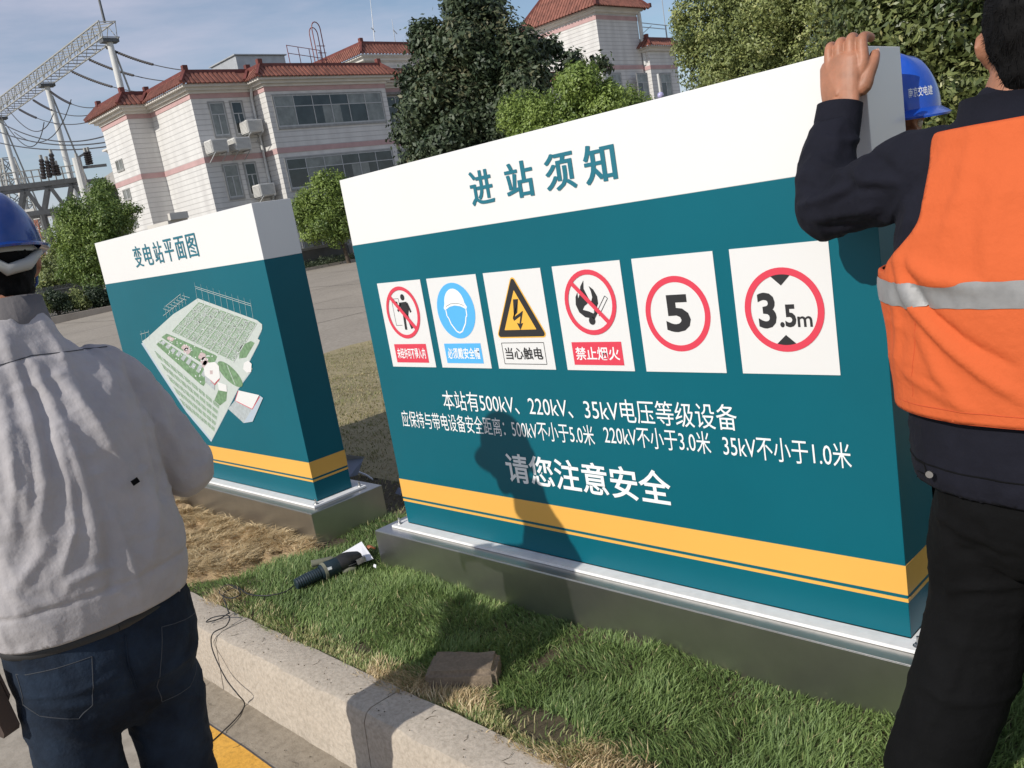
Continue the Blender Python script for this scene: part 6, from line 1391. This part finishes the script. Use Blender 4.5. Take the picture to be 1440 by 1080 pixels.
s0 = hd+A3(0, 0, .022)-d*.01; s1 = GP(438, 793, .085); m = MB(); e_ = (s1-s0); m.tube([s0, s0+e_*.3, s0+e_*.36, s0+e_*.9, s1], [.008, .009, .0155, .0145, .0165], 14); part('side_handle', m, M['toolgrip'], gr, smooth=40)
s0, s1 = GP(482, 805, .020), GP(499, 799, .02); m = MB(); m.tube([s0, (s0+s1)/2+A3(0, 0, .006), s1], [.012, .014, .012], 12); part('side_lever', m, M['toolgrip'], gr, smooth=40)
# power cord over turf and kerb
M['cord'] = mat('black_cord', (.015, .015, .016), .5)
def zz(p): return float(gz(np.array([p[0]]), np.array([p[1]]))[0])
pts = []; 
for px, py in ((414, 825), (400, 833), (375, 838), (350, 836), (335, 826), (318, 822), (308, 832), (322, 840), (338, 836), (330, 826), (314, 834), (318, 850), (322, 862)): p = atz(px, py, .02); p[2] = max(zz(p), -.01)+.026; pts.append(p)
cd = thing('extension_cable', 'thin black extension cable looping off the grass and down the kerb', 'cable', pts[-1]); m = MB(); m.tube(crom(pts, 5), .0028, 7); part('upper_run', m, M['cord'], cd, smooth=60)
pts = [pts[-1], atz(322, 862, .010), atz(309, 870, .012), atz(290, 875, .014), atz(300, 868, .02), atz(322, 866, .03), atz(318, 880, .012), atz(300, 890, .012), aty(297, 905, -.862), aty(303, 925, -.880), aty(318, 955, -.895), aty(334, 976, -.915), atz(344, 990, ROAD+.012), atz(334, 1008, ROAD+.01), atz(312, 1030, ROAD+.01), atz(290, 1050, ROAD+.01)]
m = MB(); m.tube(crom(pts, 5), .0024, 7); part('lower_run', m, M['cord'], cd, smooth=60)
# white card behind the grinder
M['paper'] = mat('white_paper', (.72, .72, .75), .7); M['folder'] = mat('pale_blue_sheet', (.45, .50, .68), .5); M['copper'] = mat('orange_brown_plastic', (.36, .13, .06), .5)
def sheet(nm, label, cat, pts, mt, th=.002, col=None):
    c = sum(pts)/len(pts); r = thing(nm, label, cat, c); m = MB(); n = len(pts); u_ = A3(0, 0, th); m.add(list(pts)+[p+u_ for p in pts], [tuple(range(n))[::-1], tuple(range(n, 2*n))]+[(i, (i+1) % n, n+(i+1) % n, n+i) for i in range(n)]); part(col or 'sheet', m, mt, r); return r
card = sheet('white_card', 'blank white card lying tilted beside the angle grinder', 'card', [atz(478, 780, .030), atz(511, 791, .024), atz(525, 786, .028), atz(508.5, 762, .062)], M['paper'])
r = thing('plastic_scrap', 'small orange brown scrap by the corner of the near plinth', 'scrap', atz(519, 771, .02)); m = MB(); limb(m, [atz(514, 773, .035), atz(520, 769, .045), atz(527, 771, .035)], [(.012, .006), (.016, .007), (.010, .005)], seg=10); part('lump', m, M['copper'], r, smooth=True)
a = [atz(488, 647, .10), atz(511, 645, .12), atz(503, 668, .02), atz(491, 671, .02)]; r = sheet('blue_folder', 'pale blue folder standing in the shade behind the far plinth', 'folder', a, M['folder'], .004, 'cover')
m = MB(); q_ = [atz(487, 640, .14), atz(513, 643, .13), atz(511, 645, .12), atz(488, 647, .10)]; m.add(q_+[p+A3(0, 0, .003) for p in q_], [(3, 2, 1, 0), (4, 5, 6, 7), (0, 1, 5, 4), (1, 2, 6, 5), (2, 3, 7, 6), (3, 0, 4, 7)]); part('top_page', m, M['paper'], r)
m = MB(); m.tube([atz(505, 664, .01), atz(515, 668, .01), atz(524, 674, .008)], .006, 6); r = thing('short_stick', 'short pale stick beside the blue folder in the shade', 'stick', atz(515, 668, .01)); part('shaft', m, M['paper'], r)
sheet('paper_scrap', 'small pale blue paper scrap in the shade close to the near sign', 'paper', [atz(556, 694, .01), atz(564, 697, .01), atz(565, 687, .05), atz(560, 686, .05)], M['folder'], .003)
sheet('white_chip', 'tiny white chip on the grass right of the angle grinder', 'chip', [atz(525, 797, .03), atz(529, 799, .03), atz(529, 795, .035), atz(526, 794, .035)], M['paper'], .003)
# rough paving block
M['block'] = ground_mat('paving_block', (.17, .13, .09), (.27, .21, .15), scale=9, bscale=90, bump=.7)
bt = [atz(611, 914, .046), atz(703, 912, .046), atz(695, 944, .043), atz(597, 948, .043)]; bb = [p*[1, 1, 0]+A3(0, 0, -.03) for p in bt]; bb[2] = bb[2]+A3(.004, -.006, 0); bb[3] = bb[3]+A3(-.004, -.006, 0)
r = thing('paving_block', 'rough brown grey paving block lying on the turf by the kerb', 'block', sum(bt)/4*[1, 1, 0]); m = MB(); m.add(bb+bt, [(3, 2, 1, 0), (4, 5, 6, 7), (0, 1, 5, 4), (1, 2, 6, 5), (2, 3, 7, 6), (3, 0, 4, 7)]); me = m.mesh('block', org_of(r))
bm = bmesh.new(); bm.from_mesh(me); bmesh.ops.bevel(bm, geom=bm.edges[:], offset=.014, segments=3, affect='EDGES'); bmesh.ops.subdivide_edges(bm, edges=[e for e in bm.edges if e.calc_length() > .02], cuts=9, use_grid_fill=True); bm.to_mesh(me); bm.free()
v, nr = vget(me); v += nr*(.0022*fbm(v, 45, 3)+.0035*vnoise(v, 16, 9))[:, None]; vset(me, v); link('block', me, M['block'], r, smooth=60)
# crumbs of dirt, twigs on kerb and gutter
m = MB(); rr_ = random.Random(12)
for k in range(420):
    x_ = rr_.uniform(-1.0, 2.0); y_, z_ = (rr_.uniform(-.835, -.69), .002) if k % 3 else (rr_.uniform(-1.12, -.875), ROAD+.006); s_ = rr_.choice((.001, .0015, .002, .0035)); c = A3(x_, y_, z_+s_*.4)
    m.add([c+A3(rr_.uniform(-1, 1), rr_.uniform(-1, 1), -.4)*s_, c+A3(1, 0, 0)*s_, c+A3(-.4, .9, 0)*s_, c+A3(-.3, -.8, .1)*s_, c+A3(0, 0, .8)*s_], [(1, 2, 4), (2, 3, 4), (3, 1, 4), (1, 3, 2)])
for k in range(46):
    x_ = rr_.uniform(-.6, 1.8); y_, z_ = (rr_.uniform(-.835, -.70), .004) if k % 2 else (rr_.uniform(-1.1, -.88), ROAD+.008); a = rr_.uniform(0, 6.3); l = rr_.uniform(.01, .04); c = A3(x_, y_, z_); m.tube([c, c+A3(math.cos(a), math.sin(a), .05)*l*.5, c+A3(math.cos(a+.4), math.sin(a+.4), .02)*l], .0007, 4)
o = part('litter_crumbs', m, M['soil']); tag(o, 'crumbs of soil and bits of dead grass on the kerb and gutter', 'debris'); o['kind'] = 'stuff'
